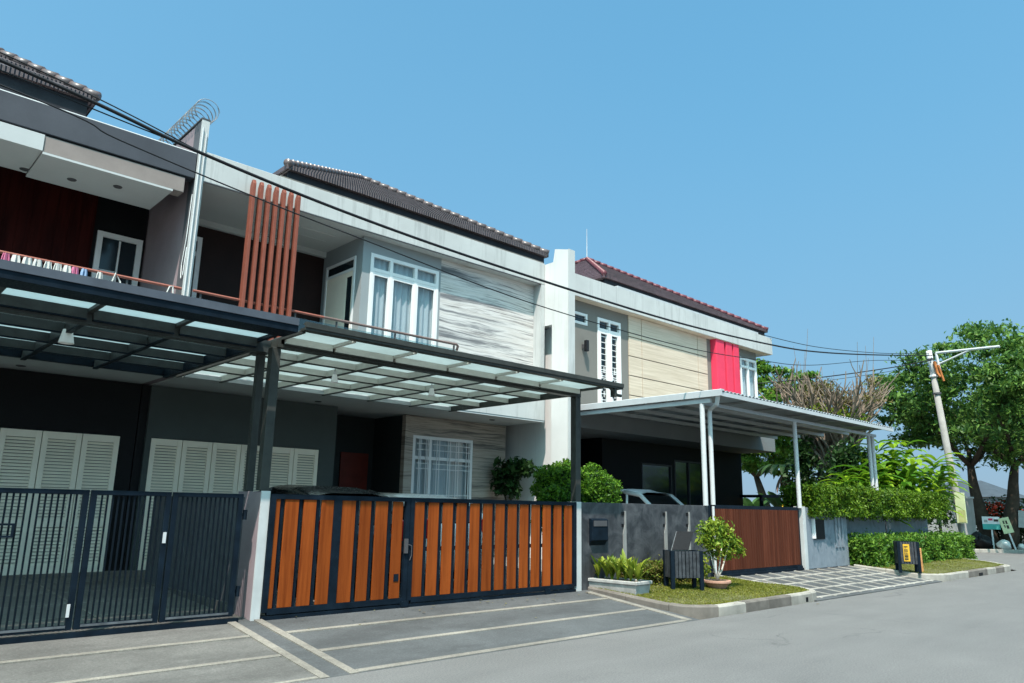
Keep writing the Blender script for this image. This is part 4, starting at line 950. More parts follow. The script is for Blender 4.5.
car('white car under the corrugated carport, seen above the dark cement wall', 'carwhite', 16.75, 12.35, .36, h=1.80)
# ------------------------------------------------------------------ verge things
TR = T('planter_trough', 'whitewashed stone planter trough at the left end of the lawn', 'planter', (10.75, 8.7, .2))
Mx = Matrix.Translation((10.80, 8.68, .22)) @ Matrix.Rotation(R_(6), 4, 'Z')
b = B(); hw, hl = .24, .50
b.hexa([(-hw * .9, -hl * .94, 0), (hw * .9, -hl * .94, 0), (hw * .9, hl * .94, 0), (-hw * .9, hl * .94, 0), (-hw, -hl, .17), (hw, -hl, .17), (hw, hl, .17), (-hw, hl, .17)]); b.xf(Mx); b.put('trough', M['limestone'], TR, bevel=.012)
b = B(); 
for a in ((-hw - .02, -hw + .06, -hl - .02, hl + .02), (hw - .06, hw + .02, -hl - .02, hl + .02), (-hw + .06, hw - .06, -hl - .02, -hl + .05), (-hw + .06, hw - .06, hl - .05, hl + .02)): b.box(*a, .171, .225)
b.xf(Mx); b.put('rim', M['limestone'], TR, fix=False, bevel=.008)
b = B(); b.box(-hw + .05, hw - .05, -hl + .05, hl - .05, .172, .20); b.xf(Mx); b.put('soil_bed', M['dirt'], TR, fix=False)
for i in range(7):
    p = Mx @ Vector((random.uniform(-.06, .06), -.40 + i * .135, .2)); b = B()
    for k in range(14):
        a = random.uniform(0, 6.28); t = random.uniform(.25, .7)
        q = p + Vector((0, 0, random.uniform(0, .16)))
        blade(b, q, (math.cos(a) * t, math.sin(a) * t, 1), random.uniform(.24, .46), random.uniform(.05, .085), .9, 5)
    tag(b.put('leafy_plant', M['leafyel'], loc=tuple(p), fix=False), 'yellow-green leafy plant growing in the whitewashed stone trough', 'plant', 'plants in the stone trough')
def hedge(label, name, x0, x1, y0, y1, z0, z1, n, size, mat, core=True, depth=.14, bumpy=.05, group=None, extra=None):
    root = T(name, label, 'hedge', ((x0 + x1) / 2, (y0 + y1) / 2, z0))
    P_, o = box_pts(n, x0, x1, y0, y1, z0, z1, depth, bumpy); leaf_obj('foliage', leaves_mesh(P_, size, .3, outward=o * .6), M[mat], root)
    P_s, o_s = box_pts(n // 40, x0, x1, y0, y1, z0, z1, .02, bumpy); P_s = P_s + o_s * rng.uniform(0, .13, (len(P_s), 1)) + np.array((0, 0, .02)); leaf_obj('foliage', leaves_mesh(P_s, size, .3), M[mat], root)
    if extra:
        for m2, n2 in extra: P2, o2 = box_pts(n2, x0, x1, y0, y1, z0, z1, depth * .7, bumpy); leaf_obj('foliage', leaves_mesh(P2, size * .9, .3, outward=o2 * .6), M[m2], root)
    b = B()
    for k in range(int((x1 - x0) / .3)):
        x = x0 + .2 + k * .3
        for j in range(3): b.tube([(x, (y0 + y1) / 2, z0), (x + random.uniform(-.15, .15), random.uniform(y0 + .1, y1 - .1), z1 - .15)], .012, 4)
    b.put('stems', M['bark'], root)
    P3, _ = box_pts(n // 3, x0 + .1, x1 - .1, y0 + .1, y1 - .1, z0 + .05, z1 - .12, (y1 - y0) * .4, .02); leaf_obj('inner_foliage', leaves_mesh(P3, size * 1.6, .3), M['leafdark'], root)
    return root
hedge('low bronze-green clipped hedge at the foot of the dark cement wall', 'low_hedge', 11.3, 13.55, 8.72, 9.10, .22, .66, 5200, .06, 'leafred', extra=(('leafshrub', 1500),))
hedge('long trimmed hedge growing along the top of the blue-grey wall', 'wall_hedge', 19.15, 28.9, 8.88, 9.85, 1.56, 2.33, 30000, .075, 'leafhedge', bumpy=.09, depth=.10)
hedge('glossy waist-high hedge on the ground below the blue-grey wall', 'ground_hedge', 21.5, 30.0, 8.45, 9.5, .20, .98, 17000, .09, 'leafmid', bumpy=.10, extra=(('leafdry', 250),))
def bin_(label, x, y, z, rotz, w, d, h, legs, lid, mat='blacksteel', sign=False, group=None):
    Mx = Matrix.Translation((x, y, z)) @ Matrix.Rotation(R_(rotz), 4, 'Z')
    root = T('trash_bin', label, 'trash bin', (x, y, z))
    def P(b, n, m, p=root, **k): b.xf(Mx); return b.put(n, M[m], p, fix=False, **k)
    zb = legs; b = B(); t = .035
    for sx in (-1, 1):
        for sy in (-1, 1): b = B(); b.box(sx * w / 2 - t, sx * w / 2 + t, sy * d / 2 - t * .8, sy * d / 2 + t * .8, 0, zb + h); P(b, 'leg', mat)
    b = B()
    for z0, z1 in ((zb, zb + .05), (zb + h - .05, zb + h)):
        b.box(-w / 2 + t, w / 2 - t, -d / 2 - .02, -d / 2 + .02, z0, z1); b.box(-w / 2 + t, w / 2 - t, d / 2 - .02, d / 2 + .02, z0, z1)
        b.box(-w / 2 - .02, -w / 2 + .02, -d / 2 + t, d / 2 - t, z0, z1); b.box(w / 2 - .02, w / 2 + .02, -d / 2 + t, d / 2 - t, z0, z1); P(b, 'frame', mat); b = B()
    n = int(w / .075)
    for k in range(n):
        x0 = -w / 2 + t + (w - 2 * t) * (k + .12) / n; x1 = -w / 2 + t + (w - 2 * t) * (k + .88) / n; j = random.uniform(-.004, .004)
        b.box(x0, x1, -d / 2 - .03 + j, -d / 2 - .021 + j, zb + .005, zb + h - .005); b.box(x0, x1, d / 2 + .021, d / 2 + .03, zb + .005, zb + h - .005)
    m = int(d / .075)
    for k in range(m):
        y0 = -d / 2 + t + (d - 2 * t) * (k + .12) / m; y1 = -d / 2 + t + (d - 2 * t) * (k + .88) / m
        b.box(-w / 2 - .03, -w / 2 - .021, y0, y1, zb + .005, zb + h - .005); b.box(w / 2 + .021, w / 2 + .03, y0, y1, zb + .005, zb + h - .005)
    P(b, 'slats', 'slatgrey'); b = B(); b.box(-w / 2 + .02, w / 2 - .02, -d / 2 + .02, d / 2 - .02, zb, zb + .02); P(b, 'floor', mat)
    if lid:
        b = B(); ang = R_(lid); c, s_ = math.cos(ang), math.sin(ang)
        st = len(b.v); b.box(-w / 2, w / 2, -.02, .0, 0, 0.02)
        b = B(); L = d + .05
        # open lid hinged at the left edge of the box, standing up and leaning right
        Lw = w * .62; b.box(0, .34, -d / 2 - .02, d / 2 + .02, 0, .025); q = Matrix.Translation((-w / 2 - .03, 0, zb + h + .005)) @ Matrix.Rotation(-R_(lid), 4, 'Y'); b.xf(q); P(b, 'lid', mat)
    if sign:
        b = B(); b.box(-.13, .02, -d / 2 - .045, -d / 2 - .036, zb + .07, zb + h - .06); sg = P(b, 'sign_plate', 'yellow')
        b = B(); random.seed(5)
        for r in range(5):
            z = zb + h - .12 - r * .075; xx = -.12
            for q in range(4):
                if random.random() < .75: b.box(xx + .01, xx + .10, -d / 2 - .049, -d / 2 - .0455, z - q * .016, z - q * .016 + .009)
            b.box(xx + .01, xx + .02, -d / 2 - .0492, -d / 2 - .0456, z - .05, z + .01); b.box(xx + .05, xx + .06, -d / 2 - .0492, -d / 2 - .0456, z - .05, z + .01)
        P(b, 'lettering', 'ink', sg)
    return root
M['slatgrey'] = plain('weathered_black_slats', (.045, .05, .058), .6, .5, 9)
b1 = bin_('black slatted trash bin with its lid propped open, on the lawn by the potted shrub', 12.22, 8.30, .21, -33, .56, .34, .48, .23, 0)
# its lid: a tilted plate hinged on the near left edge
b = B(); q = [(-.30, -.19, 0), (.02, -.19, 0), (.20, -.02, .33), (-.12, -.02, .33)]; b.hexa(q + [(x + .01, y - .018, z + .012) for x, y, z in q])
b.xf(Matrix.Translation((12.22, 8.30, .925)) @ Matrix.Rotation(R_(-33), 4, 'Z')); lidp = b.put('lid', M['black'], b1, bevel=.004)  # lid coloured black to stand for the shade on its underside
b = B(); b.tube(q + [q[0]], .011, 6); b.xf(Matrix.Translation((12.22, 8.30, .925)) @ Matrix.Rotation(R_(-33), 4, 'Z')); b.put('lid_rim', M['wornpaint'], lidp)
BINX = 21.35
bin_('dark slatted trash bin with a yellow sign plate, in front of the glossy hedge', BINX, 7.60, .18, -58, .46, .36, .56, .22, 0, sign=True)
PB = T('marker_post', 'sun-bleached orange concrete post beside the bin with the yellow sign', 'post', (22.0, 7.52, .18))
b = B(); b.hexa([(x * .055 + 22.0, y * .055 + 7.52, .15) for x, y in ((-1, -1), (1, -1), (1, 1), (-1, 1))] + [(x * .045 + 22.0, y * .045 + 7.52, .78) for x, y in ((-1, -1), (1, -1), (1, 1), (-1, 1))]); b.put('post', M['orangepost'], PB, bevel=.01)
pt = B(); pt.lathe([(0, 0), (.15, 0), (.23, .10), (.26, .105), (.26, .15), (.22, .15), (.21, .13), (0, .13)], (13.0, 8.08, .22), 24)
PT = T('plant_pot', 'shallow terracotta pot bowl on the lawn holding the small shrub', 'pot', (13.0, 8.08, .22)); pt.put('bowl', M['terracotta'], PT, smooth=False, bevel=.006)
b = B(); b.lathe([(0, .133), (.212, .133)], (13.0, 8.08, .22), 20); b.put('soil', M['dirt'], PT, fix=False)
SH = T('potted_shrub', 'small bushy shrub with pale forked trunk in the terracotta bowl', 'shrub', (13.0, 8.08, .4)); b = B(); tips = []
for dx, dy, l in ((-.12, .02, .5), (.10, -.03, .62), (.28, -.06, .75), (.02, .06, .8)):
    q = [(13.0, 8.08, .38), (13.0 + dx * .3, 8.08 + dy, .55), (13.0 + dx * 1.2, 8.08 + dy * 2, .38 + l)]; b.tube(q, [.024, .017, .009], 7); tips.append(q[-1])
b.put('trunk', M['whitebark'], SH, smooth=True); Ps = []
for c, r, n in (((12.78, 8.1, 1.30), (.24, .24, .22), 330), ((13.02, 8.05, 1.38), (.22, .22, .18), 300), ((12.82, 8.08, 1.05), (.24, .22, .16), 260), ((13.2, 8.03, 1.2), (.26, .24, .2), 330), ((13.45, 7.98, 1.02), (.24, .22, .18), 280), ((13.62, 7.95, .88), (.14, .14, .14), 110), ((13.25, 8.0, .85), (.2, .2, .14), 150), ((12.98, 8.1, .86), (.2, .2, .12), 110), ((12.62, 8.12, 1.12), (.14, .14, .14), 90), ((13.1, 8.05, 1.1), (.5, .4, .42), 260)): Ps.append(ball_pts(n, c, r, .1)[0])
leaf_obj('foliage', leaves_mesh(np.concatenate(Ps), .085, .2, aspect=.38), M['leafshrub'], SH)
SM = T('small_shrub', 'small yellowish shrub between the slatted bin and the terracotta bowl', 'shrub', (13.35, 8.75, .25)); P_, d_ = ball_pts(900, (13.35, 8.75, .52), (.30, .26, .34), .3); leaf_obj('foliage', leaves_mesh(P_, .08, .2), M['leafyel'], SM)
b = B(); b.tube([(13.35, 8.75, .2), (13.37, 8.75, .6)], .02, 6); b.put('stem', M['bark'], SM)
def topiary(label, blobs, mat='leaftop', size=.075, base=(0, 0, 0)):
    r = T('topiary_bush', label, 'bush', base); Ps = []; Os = []
    for c, rd_, n in blobs: p, d = ball_pts(n, c, rd_, .82); Ps.append(p); Os.append(d)
    leaf_obj('foliage', leaves_mesh(np.concatenate(Ps), size, .2, outward=np.concatenate(Os) * .5), M[mat], r)
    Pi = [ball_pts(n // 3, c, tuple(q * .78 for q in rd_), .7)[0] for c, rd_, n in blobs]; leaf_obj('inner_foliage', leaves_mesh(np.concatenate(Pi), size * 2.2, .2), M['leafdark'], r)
    b = B(); c = blobs[0][0]; b.tube([base, (c[0], c[1], c[2])], .05, 8); b.put('stem', M['bark'], r); return r
topiary('tall rounded topiary bush rising behind the steel post at the gate end', [((11.02, 10.25, 2.08), (.60, .55, .50), 4200), ((11.1, 10.3, 1.5), (.6, .55, .5), 1500)], base=(11.0, 10.25, .3))
topiary('dense clipped dome-shaped bush just left of the white car', [((11.86, 10.2, 1.95), (.62, .56, .55), 6000), ((11.86, 10.2, 1.5), (.62, .56, .5), 1500)], size=.055, base=(11.86, 10.2, .3))
topiary('smallest bright topiary ball low at the end of the orange gate', [((10.32, 9.8, 1.83), (.30, .28, .23), 1500), ((10.32, 9.8, 1.5), (.26, .26, .25), 500)], base=(10.32, 9.8, .3))
HP = T('climbing_plant', 'dark drooping broad-leaved plant against the shaded grey-blue wall', 'plant', (12.95, 13.8, .4)); Ps = []
for c, r, n in (((12.95, 13.75, 2.55), (.25, .35, .32), 380), ((13.05, 13.35, 2.6), (.18, .25, .24), 200), ((12.95, 13.7, 2.1), (.2, .25, .32), 220), ((12.85, 14.1, 2.35), (.25, .2, .5), 360)): Ps.append(ball_pts(n, c, r, .2)[0])
leaf_obj('foliage', leaves_mesh(np.concatenate(Ps), .17, .4, aspect=.4), M['leafdark'], HP); b = B(); b.tube([(13.0, 13.8, .4), (12.95, 13.8, 1.5), (12.95, 13.75, 2.5)], .03, 6); b.tube([(12.95, 13.8, 1.5), (12.85, 14.1, 2.3)], .02, 6); b.put('stem', M['bark'], HP)

# ------------------------------------------------------------------ utility pole, cables
UP = T('utility_pole', 'leaning pale concrete utility pole with a white street-lamp arm', 'pole', (33.0, 9.6, .1))
pb, ptp = Vector((32.9, 9.53, .1)), Vector((32.9, 10.13, 8.22))
def onp(t): return pb.lerp(ptp, t)
b = B(); b.tube([onp(0), onp(.02), onp(.3), onp(.86)], [.18, .155, .14, .11], 14); b.put('shaft', M['pole'], UP, smooth=True)
b = B(); b.tube([onp(.86), onp(1.0)], .11, 12); b.put('steel_top', M['silver'], UP, smooth=True)
b = B(); a0 = onp(.985); b.tube([a0 + Vector((0, -.25, 0)), a0 + Vector((0, -2.5, -.05))], .05, 8); b.tube([a0 + Vector((0, -.25, 0)), onp(.93) + Vector((0, -.3, -.3))], .05, 8); b.tube([onp(.93) + Vector((0, -.2, -.05)), a0 + Vector((0, -1.5, -.04))], .035, 8); b.put('lamp_arm', M['silver'], UP)
b = B(); b.tube([onp(.94) + Vector((-.1, -.16, 0)), onp(.88) + Vector((-.1, -.2, 0)), onp(.86) + Vector((-.1, -.28, 0))], .06, 6); b.tube([onp(.92) + Vector((-.1, -.28, 0)), onp(.85) + Vector((-.1, -.38, -.1))], .045, 6); b.put('bracket', M['rust'], UP)
for t in (.87, .78, .955):
    b = B(); b.tube([onp(t) - (ptp - pb).normalized() * .035, onp(t) + (ptp - pb).normalized() * .035], .165 if t < .9 else .13, 12); b.put('band', M['white'] if t == .87 else M['trim'], UP)
M['paleyellow'] = plain('faded_yellow_print', (.40, .42, .18), .7, .2, 5)
SB = T('notice_board', 'pale green notice board fixed to the leaning utility pole', 'board', (32.6, 9.3, 1.4))
b = B(); b.box(32.60, 32.63, 9.33, 9.68, 1.36, 2.50); b.put('board', M['palegreen'], SB, bevel=.01); b = B(); b.box(32.592, 32.598, 9.36, 9.60, 1.4, 1.85); b.put('yellow_patch', M['paleyellow'], SB)
def cable(name, pts, r, label, group='overhead cables along the street', n=14):
    """smooth line through control points"""
    P = [Vector(p) for p in pts]; out = []
    for i in range(len(P) - 1):
        p0 = P[max(i - 1, 0)]; p1 = P[i]; p2 = P[i + 1]; p3 = P[min(i + 2, len(P) - 1)]
        for k in range(8):
            t = k / 8; out.append(.5 * ((2 * p1) + (p2 - p0) * t + (2 * p0 - 5 * p1 + 4 * p2 - p3) * t * t + (3 * p1 - p0 - 3 * p2 + p3) * t ** 3))
    out.append(P[-1]); tag(B().tube(out, r, 6).put('power_cable', M['cable'], loc=tuple(P[0]), smooth=True), label, 'cable', group)
PT_ = onp(.97)
cable('c', [(-14, 8.9, 7.8), (-6, 8.9, 6.85), (0.84, 9, 6.22), (3.01, 9, 5.92), (5.34, 9, 5.73), (8.26, 9, 5.64), (13.04, 9, 5.62), (17.48, 9.05, 5.82), (20.6, 9.15, 6.12), (25.7, 9.4, 6.85), (32.8, 10.0, 8.0)], .021, 'thickest black overhead cable sagging across all the house fronts')
cable('c', [(-14, 8.6, 7.0), (-6, 8.7, 6.3), (.86, 8.8, 5.85), (2.04, 8.8, 5.66), (3.78, 8.8, 5.46), (5.3, 8.8, 5.33), (8.61, 8.8, 5.08), (13.09, 8.8, 5.04), (16.31, 8.8, 5.22), (19.17, 8.85, 5.5), (25, 9.3, 6.55), (32.8, 9.9, 7.75)], .009, 'lowest thin cable crossing in front of the stone cladding and cream panels')
cable('c', [(-14, 9.1, 8.1), (-4, 9.1, 6.7), (.9, 9.05, 6.13), (3.0, 9.02, 5.94)], .008, 'thin cable joining the thickest cable at the left house', None)
cable('c', [(-14, 9.3, 8.4), (-4, 9.2, 6.9), (.92, 9.1, 6.35), (3.0, 9.03, 5.95)], .008, 'uppermost thin wire at the left house, before it meets the thickest cable', None)
cable('c', [(24.6, 13.2, 8.0), (27, 12.2, 7.75), (30, 11.0, 7.8), (32.8, 10.1, 8.1)], .012, 'thin cable from the maroon roof corner to the utility pole')
cable('c', [(32.7, 10.0, 7.8), (31.0, 11.2, 7.35), (28, 13.5, 6.75), (24.5, 18, 6.3)], .022, 'thick service cable from the pole dropping behind the bare shrub')
cable('c', [(32.7, 10.0, 7.7), (31.0, 11.3, 7.2), (28, 13.7, 6.6), (24.5, 18.2, 6.2)], .010, 'thinner service wire just beneath the thick one behind the bare shrub')

# ------------------------------------------------------------------ trees and plants behind
def limb(b, p, d, L, r, seg=5, wob=.18, up=.05):
    pts = [Vector(p)]; rs = [r]; d = Vector(d).normalized()
    for i in range(seg):
        d = (d + Vector((random.uniform(-wob, wob), random.uniform(-wob, wob), random.uniform(-wob, wob) + up))).normalized()
        pts.append(pts[-1] + d * L / seg); rs.append(r * (1 - .6 * (i + 1) / seg))
    b.tube(pts, rs, 7); return pts[-1], d, rs[-1], pts
random.seed(21)
def big_tree(label, x, y, z, H_, R, mat, name, n_l=170, size=.26, crown_lo=.45, off=(0, 0), trunks=2, group=None, bark='bark'):
    root = T(name, label, 'tree', (x, y, z), group); b = B(); tips = []
    for t in range(trunks):
        a = t * 2.6 + 1.9; base = (x + .25 * math.cos(a), y + .35 * math.sin(a), z); tilt = .22
        e, d, r, _ = limb(b, base, (math.cos(a) * tilt, math.sin(a) * tilt, 1), H_ * .36, .42 * H_ / 11, 5, .08)
        for k in range(5):
            aa = a + k * 1.26 + random.uniform(-.3, .3); e2, d2, r2, p2 = limb(b, e, (math.cos(aa) * .9, math.sin(aa) * .9, .75), R * .62, r * .75, 5, .16)
            tips += p2[2:]
            for m in range(3):
                a3 = aa + random.uniform(-.9, .9); e3, d3, r3, p3 = limb(b, e2, (math.cos(a3), math.sin(a3), random.uniform(.1, .9)), R * .42, r2 * .7, 4, .2); tips += p3[1:]
    b.put('trunk', M[bark], root, smooth=True)
    cx, cy = x + off[0], y + off[1]; Ps = []; k = 0
    while k < n_l:
        u = rng.normal(size=3); u /= np.linalg.norm(u); rad = rng.uniform(.35, 1) ** .5
        zc = z + H_ * (crown_lo + (1 - crown_lo) * .42); hz = H_ * (1 - crown_lo) * .55
        c = np.array((cx, cy, zc)) + u * np.array((R, R, hz)) * rad
        if c[2] < z + H_ * (crown_lo - .12): continue
        if math.sin(c[0] * 1.1 + 1) * math.sin(c[1] * 1.3) * math.sin(c[2] * 1.5) > .20: continue
        s = rng.uniform(.55, 1.15) * R * .16
        Ps.append(ball_pts(int(rng.uniform(110, 190)), c, (s * 1.25, s * 1.25, s * .5), .1)[0]); k += 1
    for t in tips: Ps.append(ball_pts(60, tuple(t), (.7, .7, .3), .1)[0])
    leaf_obj('crown', leaves_mesh(np.concatenate(Ps), size, 1.2, aspect=.42), M[mat], root); return root
big_tree('big spreading green tree with a dark forked trunk at the right edge', 43.2, 11.0, .1, 11.2, 5.9, 'leafbig', 'rain_tree', n_l=235, size=.25, crown_lo=.43, off=(.3, -.7))
big_tree('broad green tree at the right edge beyond the signs, behind the big forked tree', 54, 9.5, .1, 11.5, 5.5, 'leafbig', 'rain_tree', n_l=170, size=.30, crown_lo=.40, trunks=1)
big_tree('rounded mid-green tree rising behind the carport left of the bare shrub', 40, 20.6, 0, 10.4, 3.4, 'leafmid', 'leafy_tree', n_l=190, size=.24, crown_lo=.42, trunks=1)
# pruned bare shrub
BS = T('bare_shrub', 'pruned shrub of bare grey branches standing behind the corrugated carport', 'shrub', (29, 12.75, .2)); b = B(); random.seed(4)
ends = []
BX, BY = 29.0, 12.75
for k in range(7): a = k * .9; b.tube([(29 + .2 * math.cos(a), 12.75 + .2 * math.sin(a), .2), (29 + .3 * math.cos(a + .4), 12.75 + .3 * math.sin(a + .4), 1.6), (29 + .45 * math.cos(a + .7), 12.75 + .5 * math.sin(a + .7), 3.2)], [.24, .19, .13], 8); ends.append((29 + .45 * math.cos(a + .7), 12.75 + .5 * math.sin(a + .7), 3.2))
b.put('trunk', M['bark'], BS, smooth=True); b = B(); tw = []
for e in ends:
    for k in range(6):
        a = random.uniform(0, 6.28); s = random.uniform(.15, .95)
        q, d, r, p = limb(b, e, (math.cos(a) * s, math.sin(a) * s, 1), random.uniform(2.0, 3.4), .07, 5, .13)
        for p_ in p[2:]:
            for m in range(3):
                a2 = random.uniform(0, 6.28); s2 = random.uniform(.2, .9); q2, d2, r2, p2 = limb(b, p_, (d.x + math.cos(a2) * s2, d.y + math.sin(a2) * s2, .9), random.uniform(.6, 1.5), .038, 4, .2); tw.append((q2, d2)); 
                if random.random() < .6: limb(b, p2[2], (d.x + math.cos(a2 + 1) * .7, d.y + math.sin(a2 + 1) * .7, .8), random.uniform(.4, .9), .024, 3, .2)
for k in range(14):
    q, d = random.choice(tw); limb(b, q, (d.x * .25, d.y * .25, 1), random.uniform(1.2, 2.6), .014, 3, .05)
b.put('branches', M['greybark'], BS)
Pv = np.concatenate([ball_pts(260, (28.6 + dx, 12.6 + dy, z), (.7, .7, .35), .2)[0] for dx, dy, z in ((-.5, .7, 5.45), (-.5, .1, 5.4), (-.4, -.4, 5.3), (-.2, -.9, 5.15), (0, 1.2, 5.4))]); leaf_obj('vine', leaves_mesh(Pv, .16, .4), M['leafshrub'], BS)
Pd = np.concatenate([ball_pts(90, (29 + random.uniform(-1.0, 1.0), 12.75 + random.uniform(-1.9, 1.9), random.uniform(5.6, 6.7)), (.5, .5, .4), .1)[0] for _ in range(24)]); leaf_obj('dry_leaves', leaves_mesh(Pd, .12, .4), M['leafdry'], BS)
# ginger clumps with long leaves
random.seed(9); G = 'ginger plants behind the wall hedge'
for gi, (x, y, h, lab) in enumerate(((26.6, 10.6, 4.0, 'leftmost, beside the silver carport posts'), (28.2, 10.9, 4.7, 'rising tallest beside the bare shrub'), (29.8, 10.5, 4.7, 'in the middle of its row above the hedge'), (30.9, 10.6, 4.5, 'near the right end of the trimmed hedge'), (30.5, 11.4, 3.9, 'with leaves reaching across the utility pole'))):
    b = B()
    for k in range(9):
        a = random.uniform(0, 6.28); s = random.uniform(.05, .45); bp = Vector((x + random.uniform(-.4, .4), y + random.uniform(-.3, .3), .2)); hh = h * random.uniform(.6, .88)
        d = Vector((math.cos(a) * s, math.sin(a) * s, 1)).normalized(); e = bp + d * hh; b2 = B()
        for t in [.45 + .55 * i / 8 for i in range(9)]:
            q = bp + d * hh * t
            for sg in (0, 1):
                aa = a + 1.57 + sg * 3.14 + random.uniform(-.5, .5); blade(b, q, (math.cos(aa) + d.x, math.sin(aa) + d.y, random.uniform(.4, .9)), random.uniform(.8, 1.3), random.uniform(.2, .3), 1.4, 5)
    r = T('ginger_plant', 'bright green long-leaved ginger plant, the one ' + lab, 'plant', (x, y, .2)); b.put('leaves', M['leafginger'], r, fix=False)
    b = B()
    for k in range(7): a = k * .9; b.tube([(x + .2 * math.cos(a), y + .2 * math.sin(a), .2), (x + .35 * math.cos(a), y + .35 * math.sin(a), h * .7)], .025, 5)
    b.put('stems', M['leafmid'], r)
for (x, y, h, lab) in ((29.6, 16.6, 1.9, 'seen nearest the dark house corner under the carport'), (29.3, 15.0, 2.1, 'beside the brown hanging fronds under the carport')):
    b = B()
    for k in range(8):
        a = k * .82 + random.uniform(-.2, .2); blade(b, (x, y, h * .62), (math.cos(a) * .55, math.sin(a) * .55, 1), random.uniform(1.3, 1.8), .42, 1.1, 8)
    r = T('banana_plant', 'banana plant behind the reddish gate, ' + lab, 'plant', (x, y, .2)); b.put('leaves', M['leafbanana'], r, fix=False)
    b = B(); b.tube([(x, y, .2), (x, y, h * .7)], [.12, .08], 8); b.put('stem', M['leafmid'], r)
for (x, y, c, mat, lab) in ((28.2, 13.5, [((28.2, 13.6, 2.6), (.8, .7, 1.9), 1500), ((28.0, 13.4, 3.9), (.5, .5, .7), 400)], 'leafdark', 'tall dark shrub behind the second silver carport post'), (27.6, 11.9, [((27.6, 11.9, 2.6), (.9, .9, 1.4), 1500), ((27.8, 11.6, 3.7), (.8, .8, .6), 600)], 'leafdark', 'dark broad shrub at the foot of the bare grey shrub'), (31.5, 12.6, [((31.5, 12.6, 2.4), (1.0, 1.0, 1.7), 1400)], 'leafdark', 'dark shrub behind the bright ginger plants'), (35.5, 11.2, [((35.5, 11.2, 2.2), (.8, .8, 1.3), 900)], 'leafdark', 'dark green shrub directly behind the utility pole')):
    r = T('shrub', lab, 'shrub', (x, y, .1)); leaf_obj('foliage', leaves_mesh(np.concatenate([ball_pts(n, p, q, .2)[0] for p, q, n in c]), .2, .3), M[mat], r)
    b = B(); b.tube([(x, y, .1), (x, y, c[0][0][2])], .06, 6); b.put('stem', M['bark'], r)
PL = T('palm', 'small palm with brown hanging fronds behind the carport of the right house', 'palm', (28.7, 14.6, .2)); b = B(); b.tube([(28.7, 14.6, .2), (28.75, 14.6, 3.3)], [.12, .09], 8); b.put('trunk', M['bark'], PL); b = B(); d2 = B()
for k in range(16):
    a = k * .393; blade(b, (28.75, 14.6, 3.3), (math.cos(a), math.sin(a), .75), random.uniform(1.2, 1.7), .26, 2.2, 7)
for k in range(7): a = k * .9; blade(d2, (28.75, 14.6, 3.2), (math.cos(a) * .5, math.sin(a) * .5, -.6), random.uniform(.7, 1.1), .16, 1.6, 5)
b.put('fronds', M['leafdark'], PL, fix=False); d2.put('dry_fronds', M['terracotta'], PL, fix=False)
FL = T('flowering_plant', 'low plant with yellow flowers seen through the black railing', 'plant', (26.5, 13.5, .3)); P_, _ = ball_pts(160, (26.6, 13.0, 1.75), (.3, 1.0, .22), .2); tag(leaf_obj('flowers', leaves_mesh(P_, .14, .5, aspect=.9), M['yellowflower'], FL), kind='stuff'); P_, _ = ball_pts(500, (26.6, 13.0, 1.3), (.4, 1.1, .5), .2); leaf_obj('foliage', leaves_mesh(P_, .14, .5), M['leafmid'], FL)

# ------------------------------------------------------------------ across the side street
FWL = T('boundary_wall', 'weathered grey block wall behind the utility pole and notice board', 'wall', (40, 14, 0))
b = B(); b.hexa([(33.5, 13.6, 0), (41.6, 11.55, 0), (41.6, 11.8, 0), (33.5, 13.85, 0), (33.5, 13.6, 2.35), (41.6, 11.55, 2.45), (41.6, 11.8, 2.45), (33.5, 13.85, 2.35)]); b.put('wall', M['farwall'], FWL)
b = B(); b.hexa([(33.5, 13.55, 2.36), (41.6, 11.5, 2.46), (41.6, 11.85, 2.46), (33.5, 13.9, 2.36), (33.5, 13.55, 2.44), (41.6, 11.5, 2.54), (41.6, 11.85, 2.54), (33.5, 13.9, 2.44)]); b.put('coping', M['signgrey'], FWL)
random.seed(15)
def sign(label, x, y, z0, z1, w, mat, post=None, tilt=0, face=-72, marks=()):
    """board whose face looks back along the street; marks: (u0,u1,v0,v1,material) on the face"""
    Mx = Matrix.Translation((x, y, z0)) @ Matrix.Rotation(R_(face), 4, 'Z') @ Matrix.Rotation(R_(tilt), 4, 'Y')
    r = T('sign', label, 'sign', (x, y, .12)); h = z1 - z0
    b = B(); b.box(-w / 2, w / 2, -.015, .015, 0, h); b.xf(Mx); bd = b.put('board', M[mat], r, bevel=.004)
    for (u0, u1, v0, v1, m) in marks: b = B(); b.box(-w / 2 + w * u0, -w / 2 + w * u1, -.021, -.016, h * v0, h * v1); b.xf(Mx); b.put('marking', M[m], bd)
    b = B(); b.box(-.035, .035, .016, .06, .12 - z0 - .1, h * .7); b.xf(Mx); b.put('post', M[post or 'silver'], r, fix=False)
    return r, Mx, bd
r, Mx, bd = sign('white and teal rectangular sign board on a single white post', 42.3, 11.08, 1.02, 1.62, .72, 'white', 'white', 0, marks=((0, 1, 0, .42, 'teal'), (.35, .6, .7, .86, 'redpanel'), (.66, .92, .62, .8, 'ink'), (.1, .3, .55, .75, 'signgrey')))
r, Mx, bd = sign('tilted cream sign board with dark figures on a leaning post', 41.8, 10.25, .88, 1.60, .42, 'palegreen', 'silver', -14, marks=((.3, .44, .62, .82, 'ink'), (.55, .72, .58, .80, 'ink'), (.3, .4, .38, .55, 'ink'), (.5, .72, .28, .5, 'ink')))
r, Mx, bd = sign('teal sign board with a white oval behind the tilted cream sign', 43.1, 10.42, 1.10, 1.95, .60, 'teal', 'signgrey', 4)
